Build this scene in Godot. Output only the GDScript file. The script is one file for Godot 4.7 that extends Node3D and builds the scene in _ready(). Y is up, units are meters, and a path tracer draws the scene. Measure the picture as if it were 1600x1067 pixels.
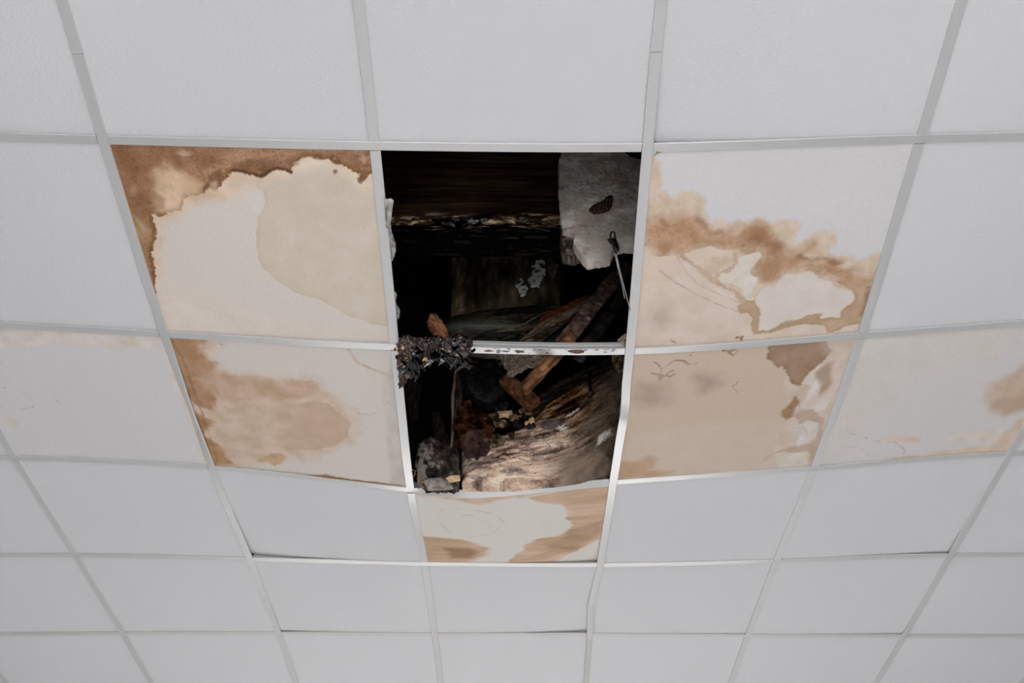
extends Node3D
# A water-damaged suspended ceiling seen from below: a grid of tees and lay-in tiles, sagging round
# an opening where two tiles are gone and rotten timber, plaster and tar show in the void above.

const T := 0.6        # grid module
const H := 3.2        # ceiling height
const SLAB := 1.15    # height of the void above the ceiling
const FL := 0.004     # flange thickness of a tee
const HALF := 0.012   # half its width

# height of the grid at each crossing, relative to H: row -> columns 0..5
const SAG := {
	0: [0.05, 0.075, 0.02, 0.015, 0.07, 0.07], 1: [0.045, 0.021, 0.0005, -0.005, 0.024, 0.04],
	2: [0.012, -0.026, -0.069, -0.083, -0.03, 0.022], 3: [0.0, -0.034, -0.1125, -0.0854, -0.036, 0.016],
	4: [0.0103, -0.004, -0.0208, -0.0253, -0.0102, 0.0125], 5: [0.0124, 0.013, 0.0082, 0.0087, 0.004, 0.0045],
	6: [0.008, 0.008, 0.008, 0.008, 0.008, 0.008]}
# the main tee on the right of the opening is bent sideways: (z, x offset)
const BENT := [Vector2(-4.2, 0), Vector2(-2.85, 0.0055), Vector2(-2.44, -0.003), Vector2(-2.144, -0.0155), Vector2(-1.8, -0.002), Vector2(-1.2, -0.0023),
	Vector2(-0.989, 0.0004), Vector2(-0.918, 0.0023), Vector2(-0.838, 0.0052), Vector2(-0.728, 0.0003), Vector2(-0.6, -0.0003), Vector2(-0.294, -0.0015),
	Vector2(0, -0.0032), Vector2(0.238, -0.007), Vector2(0.356, -0.007), Vector2(3, 0)]

const STAINS := {
	"AB1": {"base": [204, 196, 187], "white": 197, "layers": [
		{"p": [-25, -7, 1034, 2, 1017, 209, 920, 210, 833, 119, 713, 122, 582, 190, 374, 262, 268, 296, 177, 370, 123, 388, 60, 691, -40, 805], "col": [206, 181, 154], "soft": 26, "a": 0.75, "warp": 8, "tide": 0.0, "tw": 3, "mott": 0.2},
		{"p": [-170, 633, 54, 691, 248, 786, 476, 880, 845, 988, 947, 1074, 380, 1122, -94, 1083], "col": [208, 197, 187], "soft": 70, "a": 1.0, "warp": 6, "tide": 0.0, "tw": 3, "mott": 0.05},
		{"p": [536, 176, 534, 202, 557, 226, 555, 268, 535, 314, 516, 337, 494, 436, 491, 468, 486, 549, 497, 595, 543, 653, 601, 708, 660, 739, 702, 743, 751, 779, 819, 835, 898, 860, 910, 877, 968, 885, 1070, 888, 1048, 449, 1029, 8, 753, -1, 595, 108], "col": [198, 187, 172], "soft": 2.5, "a": 1.0, "warp": 1.5, "tide": 0.05, "tw": 3, "mott": 0.06},
		{"p": [467, 179, 526, 162, 538, 191, 556, 232, 553, 268, 526, 311, 494, 312, 474, 252], "col": [208, 202, 197], "soft": 22, "a": 0.3, "warp": 3, "tide": 0.0, "tw": 3, "mott": 0.15},
		{"p": [552, 75, 724, 42, 997, 22, 993, 209, 944, 210, 890, 147, 787, 103, 687, 134, 558, 190], "col": [214, 197, 176], "soft": 26, "a": 0.9, "warp": 3, "tide": 0.0, "tw": 3, "mott": 0.15},
		{"p": [-25, -7, 518, -3, 1034, 2, 1002, 99, 963, 138, 950, 160, 924, 167, 922, 156, 932, 130, 911, 118, 881, 95, 843, 82, 827, 68, 784, 66, 739, 57, 716, 75, 692, 88, 683, 114, 675, 132, 656, 119, 617, 112, 593, 130, 579, 146, 557, 153, 529, 142, 494, 137, 472, 126, 448, 138, 413, 170, 378, 220, 355, 207, 329, 226, 329, 244, 321, 231, 307, 240, 258, 251, 232, 284, 222, 316, 189, 326, 131, 352, 99, 330, 104, 386, 105, 424, 82, 483, 55, 545, 50, 596, 40, 665, 12, 801, -40, 805], "col": [163, 129, 101], "soft": 3, "a": 1.0, "warp": 2.5, "tide": 0.5, "tw": 5, "mott": 0.3, "ring": 0.35},
		{"p": [155, 139, 212, 119, 276, 141, 317, 198, 312, 237, 263, 248, 234, 282, 220, 313, 166, 330, 117, 338, 110, 289], "col": [200, 174, 144], "soft": 26, "a": 1.0, "warp": 7, "tide": 0.0, "tw": 3, "mott": 0.25},
		{"p": [-25, -7, 395, 23, 428, 101, 326, 133, 219, 90, 158, 127, 133, 234, 115, 314, 91, 339, 65, 397, 21, 411], "col": [135, 99, 72], "soft": 22, "a": 0.9, "warp": 8, "tide": 0.0, "tw": 3, "mott": 0.5, "ring": 0.3},
		{"p": [128, 234, 171, 263, 159, 318, 116, 307], "col": [161, 127, 96], "soft": 8, "a": 0.7, "warp": 3, "tide": 0.0, "tw": 3, "mott": 0.15},
		{"p": [453, 95, 552, 75, 625, 67, 724, 42, 984, 31, 973, 99, 930, 100, 840, 56, 721, 59, 679, 106, 643, 107, 607, 108, 571, 138, 538, 133, 484, 126], "col": [133, 98, 74], "soft": 12, "a": 0.85, "warp": 6, "tide": 0.0, "tw": 3, "mott": 0.5, "ring": 0.35},
		{"p": [453, 124, 495, 128, 532, 139, 557, 148, 578, 140, 597, 122, 623, 110, 656, 115, 676, 126], "col": [94, 67, 51], "soft": 3, "a": 0.95, "warp": 1.5, "tide": 0.0, "tw": 3, "mott": 0.15, "line": 2.6},
		{"p": [421, 113, 406, 154, 380, 214, 361, 203, 338, 218, 326, 231, 326, 204, 356, 173, 359, 150], "col": [115, 83, 59], "soft": 5, "a": 0.8, "warp": 3, "tide": 0.0, "tw": 3, "mott": 0.15},
		{"p": [360, 179, 387, 166, 391, 196, 372, 217, 362, 206], "col": [179, 151, 124], "soft": 8, "a": 0.9, "warp": 3, "tide": 0.0, "tw": 3, "mott": 0.15},
		{"p": [66, 206, 66, 236, 48, 261, 34, 237], "col": [170, 143, 114], "soft": 12, "a": 0.9, "warp": 3, "tide": 0.0, "tw": 3, "mott": 0.15},
		{"p": [27, 345, 54, 378, 76, 415, 70, 441, 34, 462, 28, 424], "col": [180, 155, 128], "soft": 9, "a": 0.9, "warp": 3, "tide": 0.25, "tw": 4, "mott": 0.15},
		{"p": [285, 37, 308, 53, 285, 71, 260, 55], "col": [184, 159, 133], "soft": 11, "a": 0.9, "warp": 3, "tide": 0.0, "tw": 3, "mott": 0.15},
		{"p": [256, 64, 290, 74, 323, 62], "col": [109, 77, 53], "soft": 2, "a": 0.7, "warp": 3, "tide": 0.0, "tw": 3, "mott": 0.15, "line": 1.5},
		{"p": [846, 108, 851, 125, 839, 131, 833, 116], "col": [126, 99, 81], "soft": 3, "a": 0.9, "warp": 0.5, "tide": 0.0, "tw": 3, "mott": 0.15},
		{"p": [921, 100, 966, 105, 955, 146, 929, 167, 922, 158, 935, 129], "col": [121, 89, 65], "soft": 4, "a": 0.8, "warp": 3, "tide": 0.0, "tw": 3, "mott": 0.15},
		{"p": [831, 56, 850, 50, 864, 73, 854, 84, 837, 79, 831, 56], "col": [109, 77, 57], "soft": 2, "a": 0.8, "warp": 1, "tide": 0.0, "tw": 3, "mott": 0.15, "line": 1.3},
		{"p": [950, 43, 962, 65, 952, 77, 942, 54], "col": [184, 157, 133], "soft": 8, "a": 0.85, "warp": 3, "tide": 0.0, "tw": 3, "mott": 0.15},
	]},
	"CD1": {"base": [201, 200, 200], "white": 199, "layers": [
		{"p": [3, 428, 108, 492, 196, 489, 280, 450, 512, 477, 800, 641, 1060, 626, 1034, 1090, -5, 1088], "col": [204, 189, 175], "soft": 4, "a": 1.0, "warp": 2, "tide": 0.0, "tw": 3, "mott": 0.08},
		{"p": [189, 495, 274, 466, 347, 482, 387, 494, 391, 544, 371, 565, 334, 579, 314, 610, 285, 601, 256, 574, 227, 541], "col": [208, 199, 188], "soft": 3, "a": 0.9, "warp": 3, "tide": 0.0, "tw": 3, "mott": 0.15},
		{"p": [3, 29, 27, 44, 49, 78, 60, 129, 62, 176, 56, 196, 83, 201, 112, 224, 120, 241, 121, 217, 142, 198, 185, 195, 215, 228, 237, 240, 238, 285, 229, 297, 255, 318, 273, 352, 284, 332, 307, 325, 330, 341, 352, 360, 371, 343, 405, 350, 439, 340, 465, 334, 500, 356, 519, 363, 554, 348, 608, 354, 630, 392, 610, 448, 633, 454, 678, 421, 728, 415, 776, 435, 786, 469, 766, 499, 746, 512, 773, 532, 798, 548, 824, 531, 863, 538, 890, 573, 908, 569, 940, 553, 971, 540, 1043, 558, 1087, 1076, 968, 928, 915, 939, 870, 973, 846, 970, 831, 930, 785, 910, 722, 903, 663, 916, 599, 943, 523, 944, 508, 905, 496, 857, 501, 840, 483, 811, 443, 813, 435, 772, 435, 753, 412, 705, 361, 664, 310, 624, 262, 585, 219, 539, 183, 495, 141, 496, 86, 504, 54, 493, 23, 447, -13, 199], "col": [201, 184, 165], "soft": 13, "a": 1.0, "warp": 3.5, "tide": 0.0, "tw": 4, "mott": 0.16, "ring": 0.06},
		{"p": [7, 315, 64, 325, 146, 301, 202, 300, 246, 340, 279, 396, 372, 382, 444, 362, 506, 409, 552, 477, 619, 506, 671, 485, 695, 474, 677, 517, 666, 542, 718, 559, 778, 557, 814, 582, 903, 632, 989, 662, 1015, 798, 988, 870, 930, 827, 937, 763, 904, 722, 804, 665, 740, 630, 700, 600, 605, 609, 577, 643, 526, 652, 475, 608, 495, 536, 475, 487, 387, 494, 281, 454, 183, 486, 96, 501, 16, 447], "col": [175, 142, 114], "soft": 32, "a": 1.0, "warp": 10, "tide": 0.0, "tw": 3, "mott": 0.3, "ring": 0.15},
		{"p": [403, 366, 456, 357, 505, 396, 555, 461, 603, 502, 540, 498, 483, 456, 419, 452], "col": [151, 115, 86], "soft": 22, "a": 0.9, "warp": 7, "tide": 0.0, "tw": 3, "mott": 0.4},
		{"p": [217, 330, 247, 352, 275, 402, 311, 391], "col": [147, 113, 84], "soft": 12, "a": 0.7, "warp": 4, "tide": 0.0, "tw": 3, "mott": 0.15, "line": 5},
		{"p": [649, 531, 683, 550, 756, 552, 798, 581, 829, 580], "col": [147, 113, 86], "soft": 9, "a": 0.75, "warp": 4, "tide": 0.0, "tw": 3, "mott": 0.15, "line": 4},
		{"p": [82, 331, 101, 353, 88, 376], "col": [147, 113, 86], "soft": 8, "a": 0.6, "warp": 3, "tide": 0.0, "tw": 3, "mott": 0.15, "line": 3},
		{"p": [78, 430, 119, 449, 117, 486, 81, 473], "col": [161, 127, 100], "soft": 10, "a": 0.7, "warp": 3, "tide": 0.0, "tw": 3, "mott": 0.15},
		{"p": [970, 741, 979, 832, 967, 875], "col": [139, 109, 82], "soft": 9, "a": 0.7, "warp": 3, "tide": 0.0, "tw": 3, "mott": 0.15, "line": 4},
		{"p": [465, 543, 506, 521, 572, 532, 579, 607, 537, 639, 481, 615], "col": [167, 135, 108], "soft": 8, "a": 0.6, "warp": 3, "tide": 0.0, "tw": 3, "mott": 0.3},
		{"p": [798, 661, 918, 702, 1028, 658, 1019, 956, 968, 928, 915, 939, 871, 977, 845, 974, 831, 934, 786, 914, 721, 907, 663, 919, 599, 947, 525, 946, 498, 880, 504, 844, 478, 813, 446, 813, 432, 773, 463, 745, 506, 748, 533, 789, 542, 880, 542, 918, 582, 926, 632, 897, 703, 879, 746, 850, 795, 848, 795, 877, 842, 878, 882, 886, 876, 845, 895, 821, 921, 790, 921, 765, 898, 732], "col": [184, 159, 133], "soft": 3, "a": 1.0, "warp": 2, "tide": 0.14, "tw": 4, "mott": 0.2},
		{"p": [966, 723, 981, 814, 973, 876], "col": [143, 113, 86], "soft": 12, "a": 0.8, "warp": 3, "tide": 0.0, "tw": 3, "mott": 0.15, "line": 5},
		{"p": [-9, 434, 27, 453, 54, 493, 86, 504, 141, 496, 182, 492, 220, 475, 281, 457, 313, 471, 386, 491, 381, 506, 307, 508, 262, 518, 240, 548, 191, 514, 177, 532, 145, 626, -10, 621], "col": [205, 189, 173], "soft": 3, "a": 1.0, "warp": 1.5, "tide": 0.0, "tw": 3, "mott": 0.06},
		{"p": [328, 575, 365, 565, 390, 557, 402, 514, 447, 505, 473, 492, 492, 513, 483, 538, 463, 572, 452, 597, 493, 628, 492, 656, 479, 681, 494, 744, 473, 746, 452, 727, 444, 684, 394, 650, 352, 645, 331, 621], "col": [206, 198, 187], "soft": 2.5, "a": 1.0, "warp": 1.5, "tide": 0.0, "tw": 3, "mott": 0.15},
		{"p": [516, 691, 528, 675, 569, 676, 580, 650, 605, 615, 640, 620, 702, 609, 732, 632, 746, 648, 775, 665, 804, 672, 821, 699, 864, 725, 901, 732, 922, 768, 924, 793, 897, 822, 879, 841, 879, 850, 884, 888, 841, 878, 793, 879, 794, 851, 746, 850, 704, 879, 669, 872, 632, 899, 583, 931, 537, 921, 534, 861, 533, 807, 502, 760, 498, 734], "col": [207, 198, 190], "soft": 2, "a": 1.0, "warp": 1.5, "tide": 0.05, "tw": 2, "mott": 0.05},
		{"p": [174, 501, 219, 540, 262, 584, 308, 622, 359, 662, 413, 693, 447, 747], "col": [186, 163, 141], "soft": 3, "a": 1.0, "warp": 3, "tide": 0.0, "tw": 3, "mott": 0.15, "line": 4},
		{"p": [388, 500, 394, 548, 374, 575, 325, 594, 317, 636], "col": [192, 170, 149], "soft": 3, "a": 1.0, "warp": 3, "tide": 0.0, "tw": 3, "mott": 0.15, "line": 3.5},
		{"p": [870, 989, 917, 947, 964, 932, 1002, 955, 990, 1025, 876, 1013], "col": [204, 190, 176], "soft": 3, "a": 1.0, "warp": 3, "tide": 0.0, "tw": 3, "mott": 0.15},
		{"p": [88, 568, 164, 633, 256, 698, 335, 750, 439, 805], "col": [174, 154, 138], "soft": 2, "a": 0.6, "warp": 1, "tide": 0.0, "tw": 3, "mott": 0.15, "line": 1.2},
		{"p": [151, 497, 202, 586, 250, 642, 312, 682, 426, 748], "col": [182, 164, 148], "soft": 2, "a": 0.5, "warp": 1, "tide": 0.0, "tw": 3, "mott": 0.15, "line": 1.2},
		{"p": [435, 773, 459, 755, 486, 757, 517, 788, 537, 833, 536, 880, 539, 929, 517, 934, 503, 876, 503, 840, 477, 809, 448, 813], "col": [176, 152, 125], "soft": 3, "a": 0.7, "warp": 3, "tide": 0.0, "tw": 3, "mott": 0.15},
		{"p": [655, 874, 711, 880, 790, 866, 798, 852, 796, 896, 729, 904, 668, 912, 584, 941], "col": [170, 145, 118], "soft": 3, "a": 0.7, "warp": 3, "tide": 0.0, "tw": 3, "mott": 0.15},
		{"p": [75, 776, 132, 765, 153, 829, 114, 863, 63, 831], "col": [178, 160, 146], "soft": 50, "a": 0.9, "warp": 3, "tide": 0.0, "tw": 3, "mott": 0.15},
		{"p": [455, 958, 476, 952, 471, 971], "col": [136, 93, 70], "soft": 2, "a": 0.8, "warp": 3, "tide": 0.0, "tw": 3, "mott": 0.15, "line": 1},
		{"p": [175, 948, 193, 964], "col": [147, 111, 88], "soft": 2, "a": 0.6, "warp": 3, "tide": 0.0, "tw": 3, "mott": 0.15, "line": 0.8},
	]},
	"CD2": {"base": [184, 168, 151], "white": 190, "layers": [
		{"p": [0, 923, 62, 597, 384, 533, 849, 595, 1039, 1058, 475, 1176], "col": [187, 174, 162], "soft": 50, "a": 0.6, "warp": 3, "tide": 0.0, "tw": 3, "mott": 0.05},
		{"p": [727, 118, 1038, -10, 1006, 615, 972, 1049, 812, 970, 753, 739, 791, 537, 715, 291], "col": [189, 175, 162], "soft": 12, "a": 0.9, "warp": 3, "tide": 0.0, "tw": 3, "mott": 0.15},
		{"p": [595, 20, 847, 10, 891, 88, 862, 164, 820, 215, 805, 257, 798, 310, 781, 317, 742, 276, 726, 239, 707, 192, 684, 164, 662, 165, 635, 124, 609, 104], "col": [145, 122, 102], "soft": 6, "a": 1.0, "warp": 3, "tide": 0.12, "tw": 3, "mott": 0.22, "fd": [0.942, 0.061, 0.825, 0.109]},
		{"p": [820, 241, 854, 180, 852, 241, 897, 336, 902, 416, 968, 377, 952, 508, 901, 526, 830, 473, 840, 375, 844, 320, 806, 293], "col": [197, 188, 181], "soft": 9, "a": 0.95, "warp": 3, "tide": 0.0, "tw": 3, "mott": 0.15},
		{"p": [850, 232, 886, 171, 920, 166, 914, 248, 941, 318, 916, 371, 897, 391, 898, 327, 861, 273], "col": [161, 141, 123], "soft": 14, "a": 1.0, "warp": 3, "tide": 0.0, "tw": 3, "mott": 0.15},
		{"p": [704, 116, 753, 164, 789, 203], "col": [148, 121, 101], "soft": 8, "a": 0.5, "warp": 3, "tide": 0.0, "tw": 3, "mott": 0.15, "line": 3},
		{"p": [786, 392, 815, 428, 800, 489, 801, 538, 775, 560, 745, 531, 743, 491, 763, 441], "col": [143, 115, 88], "soft": 7, "a": 1.0, "warp": 3, "tide": 0.0, "tw": 3, "mott": 0.15, "ring": 0.2},
		{"p": [807, 539, 834, 493, 890, 500, 964, 589, 991, 759, 982, 850, 991, 981, 965, 984, 944, 851, 885, 854, 818, 834, 745, 864, 685, 971, 678, 1024, 784, 819, 858, 796, 924, 782, 961, 750, 945, 632, 894, 580, 851, 605], "col": [168, 148, 130], "soft": 9, "a": 0.9, "warp": 3, "tide": 0.0, "tw": 3, "mott": 0.15, "fd": [0.725, 1.018, 0.828, 0.803]},
		{"p": [819, 632, 885, 594, 938, 611, 953, 711, 928, 772, 863, 791, 866, 711], "col": [190, 184, 177], "soft": 3, "a": 1.0, "warp": 3, "tide": 0.0, "tw": 3, "mott": 0.15},
		{"p": [825, 627, 882, 640, 908, 706, 883, 766], "col": [175, 158, 142], "soft": 2, "a": 0.5, "warp": 3, "tide": 0.0, "tw": 3, "mott": 0.15, "line": 1},
		{"p": [790, 887, 823, 857, 859, 851, 938, 850, 958, 886, 963, 972, 894, 980, 813, 976], "col": [192, 185, 173], "soft": 3, "a": 1.0, "warp": 3, "tide": 0.04, "tw": 3, "mott": 0.15},
		{"p": [61, 218, 175, 227, 198, 365, 97, 379, 37, 328], "col": [163, 146, 132], "soft": 60, "a": 1.0, "warp": 3, "tide": 0.0, "tw": 3, "mott": 0.15},
		{"p": [313, 188, 393, 197, 411, 252, 346, 289], "col": [155, 138, 124], "soft": 56, "a": 1.0, "warp": 3, "tide": 0.0, "tw": 3, "mott": 0.15},
		{"p": [107, 73, 132, 98, 147, 124, 146, 155], "col": [136, 116, 98], "soft": 2.5, "a": 0.8, "warp": 1.5, "tide": 0.0, "tw": 3, "mott": 0.15, "line": 1.2},
		{"p": [147, 124, 174, 101, 196, 75, 238, 78, 262, 102, 292, 105, 299, 96], "col": [136, 116, 98], "soft": 2.5, "a": 0.8, "warp": 1.5, "tide": 0.0, "tw": 3, "mott": 0.15, "line": 1.4},
		{"p": [108, 152, 129, 160, 164, 170, 198, 176, 206, 165], "col": [136, 116, 98], "soft": 3, "a": 0.8, "warp": 2, "tide": 0.0, "tw": 3, "mott": 0.15, "line": 1.6},
		{"p": [170, 170, 184, 150, 203, 138], "col": [136, 116, 98], "soft": 2.5, "a": 0.7, "warp": 1, "tide": 0.0, "tw": 3, "mott": 0.15, "line": 1.2},
		{"p": [123, 154, 168, 157, 147, 203], "col": [144, 126, 110], "soft": 5, "a": 0.8, "warp": 2, "tide": 0.0, "tw": 3, "mott": 0.15},
		{"p": [505, 246, 477, 276, 490, 298, 506, 320], "col": [148, 128, 109], "soft": 2, "a": 0.7, "warp": 3, "tide": 0.0, "tw": 3, "mott": 0.15, "line": 1},
		{"p": [5, 984, 16, 820, 109, 826, 148, 786, 201, 815, 190, 883, 162, 915, 301, 945, 232, 979], "col": [171, 143, 116], "soft": 22, "a": 0.95, "warp": 3, "tide": 0.0, "tw": 3, "mott": 0.15},
		{"p": [249, 28, 282, 23, 268, 45], "col": [137, 105, 74], "soft": 2, "a": 0.8, "warp": 3, "tide": 0.0, "tw": 3, "mott": 0.15, "line": 1.5},
		{"p": [405, 31, 433, 38, 465, 30, 463, 54, 454, 65, 428, 42], "col": [137, 105, 74], "soft": 2, "a": 0.8, "warp": 2, "tide": 0.0, "tw": 3, "mott": 0.15, "line": 1.8},
	]},
	"AB2": {"base": [195, 189, 181], "white": 193, "layers": [
		{"p": [12, 17, 173, 24, 240, 38, 157, 103, 201, 166, 183, 227, 302, 240, 476, 238, 620, 239, 798, 457, 748, 649, 510, 821, 314, 861, 86, 1047, -15, 1063], "col": [189, 170, 151], "soft": 46, "a": 1.0, "warp": 10, "tide": 0.0, "tw": 3, "mott": 0.18},
		{"p": [-17, -5, 178, 28, 138, 96, 154, 145, 190, 167, 185, 205, 167, 237, 247, 255, 203, 335, 145, 373, 135, 467, 102, 510, 34, 489, -1, 427], "col": [161, 128, 101], "soft": 14, "a": 1.0, "warp": 7, "tide": 0.0, "tw": 3, "mott": 0.25, "ring": 0.12},
		{"p": [61, 283, 187, 235, 301, 249, 445, 250, 562, 241, 618, 247, 639, 312, 544, 367, 395, 378, 300, 417, 206, 439, 141, 392], "col": [180, 155, 133], "soft": 20, "a": 0.95, "warp": 8, "tide": 0.0, "tw": 3, "mott": 0.25},
		{"p": [447, 425, 601, 382, 671, 381, 704, 443, 756, 507, 743, 560, 735, 608, 694, 658, 618, 716, 511, 763, 394, 764, 272, 745, 229, 639, 345, 499], "col": [182, 160, 140], "soft": 5, "a": 1.0, "warp": 3, "tide": 0.05, "tw": 3, "mott": 0.08, "fd": [0.319, 0.48, 0.581, 0.533]},
		{"p": [19, 501, 37, 557, 103, 593, 59, 654, 20, 722, 53, 770, 98, 828, 100, 900, 111, 955, -5, 1014, -18, 780], "col": [161, 127, 94], "soft": 14, "a": 1.0, "warp": 6, "tide": 0.0, "tw": 3, "mott": 0.28},
		{"p": [248, 879, 319, 832, 380, 809, 407, 837, 365, 901, 328, 931, 303, 891, 248, 913], "col": [180, 153, 121], "soft": 10, "a": 1.0, "warp": 4, "tide": 0.0, "tw": 3, "mott": 0.15},
		{"p": [479, 992, 587, 950, 636, 969, 745, 968, 808, 971, 960, 968, 969, 1015, 476, 1054], "col": [157, 126, 92], "soft": 8, "a": 1.0, "warp": 3, "tide": 0.0, "tw": 3, "mott": 0.15},
		{"p": [1007, 13, 997, 972, 902, 980, 934, 233], "col": [181, 175, 167], "soft": 16, "a": 0.8, "warp": 3, "tide": 0.0, "tw": 3, "mott": 0.15},
		{"p": [799, 30, 818, 87, 830, 112, 879, 138, 929, 163, 983, 189], "col": [182, 163, 144], "soft": 5, "a": 0.75, "warp": 2, "tide": 0.0, "tw": 3, "mott": 0.15, "line": 2.5},
		{"p": [216, 32, 236, 47, 256, 57], "col": [118, 93, 73], "soft": 2, "a": 0.6, "warp": 3, "tide": 0.0, "tw": 3, "mott": 0.15, "line": 0.8},
		{"p": [800, 435, 844, 442, 889, 424, 962, 320], "col": [167, 162, 155], "soft": 3, "a": 0.5, "warp": 3, "tide": 0.0, "tw": 3, "mott": 0.15, "line": 1},
		{"p": [19, 25, 46, 155, 50, 468, 44, 937, -9, 1032], "col": [127, 99, 70], "soft": 4, "a": 0.5, "warp": 3, "tide": 0.0, "tw": 3, "mott": 0.15, "line": 2},
	]},
	"BC3": {"base": [203, 199, 192], "white": 196, "layers": [
		{"p": [-3, -28, 20, 55, 150, 62, 239, 81, 292, 114, 378, 127, 436, 78, 595, 76, 1005, -16], "col": [196, 173, 151], "soft": 14, "a": 1.0, "warp": 5, "tide": 0.0, "tw": 3, "mott": 0.2},
		{"p": [583, 94, 661, 172, 746, 194, 782, 275, 779, 369, 823, 457, 793, 556, 740, 603, 637, 630, 561, 719, 569, 777, 512, 872, 461, 1023, 703, 1018, 820, 877, 920, 740, 979, 658, 1037, 328, 989, -18], "col": [188, 163, 139], "soft": 10, "a": 1.0, "warp": 5, "tide": 0.0, "tw": 3, "mott": 0.28, "st": 4.0},
		{"p": [793, 538, 971, 435, 968, 607, 853, 807, 747, 821, 674, 726, 775, 624], "col": [164, 137, 111], "soft": 22, "a": 0.8, "warp": 4, "tide": 0.0, "tw": 3, "mott": 0.3, "st": 4.0},
		{"p": [659, 855, 745, 766, 818, 823, 679, 947, 534, 948], "col": [174, 147, 121], "soft": 8, "a": 0.7, "warp": 3, "tide": 0.0, "tw": 3, "mott": 0.15, "st": 4.0},
		{"p": [-1, 595, 222, 611, 371, 750, 355, 872, 243, 974, -16, 1038], "col": [182, 156, 131], "soft": 20, "a": 1.0, "warp": 3, "tide": 0.0, "tw": 3, "mott": 0.25, "st": 3.0},
		{"p": [124, 763, 252, 753, 328, 812, 264, 915, 155, 920], "col": [153, 123, 99], "soft": 24, "a": 1.0, "warp": 3, "tide": 0.0, "tw": 3, "mott": 0.3, "st": 4.0},
		{"p": [116, 214, 176, 183, 286, 175, 401, 239, 459, 359, 397, 509, 272, 587, 172, 514, 127, 366, 116, 214], "col": [189, 174, 164], "soft": 1.5, "a": 0.5, "warp": 4, "tide": 0.0, "tw": 3, "mott": 0.15, "line": 0.8},
		{"p": [171, 290, 284, 248, 367, 320, 392, 413], "col": [189, 172, 162], "soft": 2, "a": 0.4, "warp": 4, "tide": 0.0, "tw": 3, "mott": 0.15, "line": 1},
	]},
	"DE2": {"base": [188, 185, 183], "white": 188, "layers": [
		{"p": [-19, -16, 721, 2, 683, 231, 343, 279, 139, 790, 26, 997], "col": [189, 184, 177], "soft": 50, "a": 0.8, "warp": 3, "tide": 0.0, "tw": 3, "mott": 0.05},
		{"p": [978, 233, 817, 278, 788, 359, 703, 416, 723, 533, 766, 602, 859, 672, 942, 633, 1131, 642], "col": [180, 162, 144], "soft": 46, "a": 1.0, "warp": 4, "tide": 0.0, "tw": 3, "mott": 0.15},
		{"p": [765, 567, 828, 524, 960, 511, 1002, 627, 939, 623, 861, 667, 782, 619], "col": [164, 143, 123], "soft": 30, "a": 0.8, "warp": 3, "tide": 0.0, "tw": 3, "mott": 0.15},
		{"p": [157, 1004, 410, 974, 472, 960, 662, 942, 879, 911, 946, 715, 999, 687, 1094, 1067, 699, 1065, 441, 1088], "col": [188, 168, 145], "soft": 16, "a": 0.75, "warp": 3, "tide": 0.0, "tw": 3, "mott": 0.2},
		{"p": [126, 722, 195, 760, 267, 808, 365, 829, 436, 902, 451, 980], "col": [165, 152, 140], "soft": 1.5, "a": 0.6, "warp": 2, "tide": 0.0, "tw": 3, "mott": 0.15, "line": 0.8},
		{"p": [54, 832, 184, 845, 240, 892, 275, 953], "col": [169, 158, 146], "soft": 1.5, "a": 0.5, "warp": 2, "tide": 0.0, "tw": 3, "mott": 0.15, "line": 0.8},
		{"p": [282, 778, 355, 768, 494, 810, 497, 843, 370, 824], "col": [190, 171, 154], "soft": 12, "a": 0.8, "warp": 3, "tide": 0.0, "tw": 3, "mott": 0.15},
		{"p": [571, 853, 684, 804, 897, 773, 905, 891], "col": [193, 182, 170], "soft": 10, "a": 0.7, "warp": 3, "tide": 0.0, "tw": 3, "mott": 0.15},
	]},
	"ZA2": {"base": [189, 188, 188], "white": 189, "layers": [
		{"p": [223, -7, 667, 21, 1036, 11, 994, 96, 813, 112, 527, 107, 163, 162], "col": [196, 187, 176], "soft": 14, "a": 0.7, "warp": 6, "tide": 0.0, "tw": 3, "mott": 0.15},
		{"p": [844, 47, 868, 65, 851, 96, 835, 80], "col": [198, 180, 162], "soft": 8, "a": 0.7, "warp": 3, "tide": 0.0, "tw": 3, "mott": 0.15},
		{"p": [981, 27, 971, 292, 986, 623, 977, 976], "col": [200, 188, 174], "soft": 12, "a": 0.8, "warp": 3, "tide": 0.0, "tw": 3, "mott": 0.15, "line": 4},
		{"p": [125, 436, 168, 429, 205, 441, 243, 490, 256, 533, 232, 578, 175, 592, 74, 582], "col": [171, 163, 153], "soft": 1.5, "a": 0.6, "warp": 2, "tide": 0.0, "tw": 3, "mott": 0.15, "line": 0.8},
		{"p": [190, 251, 224, 271, 255, 265], "col": [175, 168, 159], "soft": 1.5, "a": 0.5, "warp": 3, "tide": 0.0, "tw": 3, "mott": 0.15, "line": 0.7},
		{"p": [360, 473, 375, 524, 393, 542], "col": [175, 168, 159], "soft": 1.5, "a": 0.5, "warp": 3, "tide": 0.0, "tw": 3, "mott": 0.15, "line": 0.7},
		{"p": [49, 653, 122, 674, 108, 752, 41, 766], "col": [192, 186, 176], "soft": 10, "a": 0.6, "warp": 3, "tide": 0.0, "tw": 3, "mott": 0.15},
	]},
}

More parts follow.
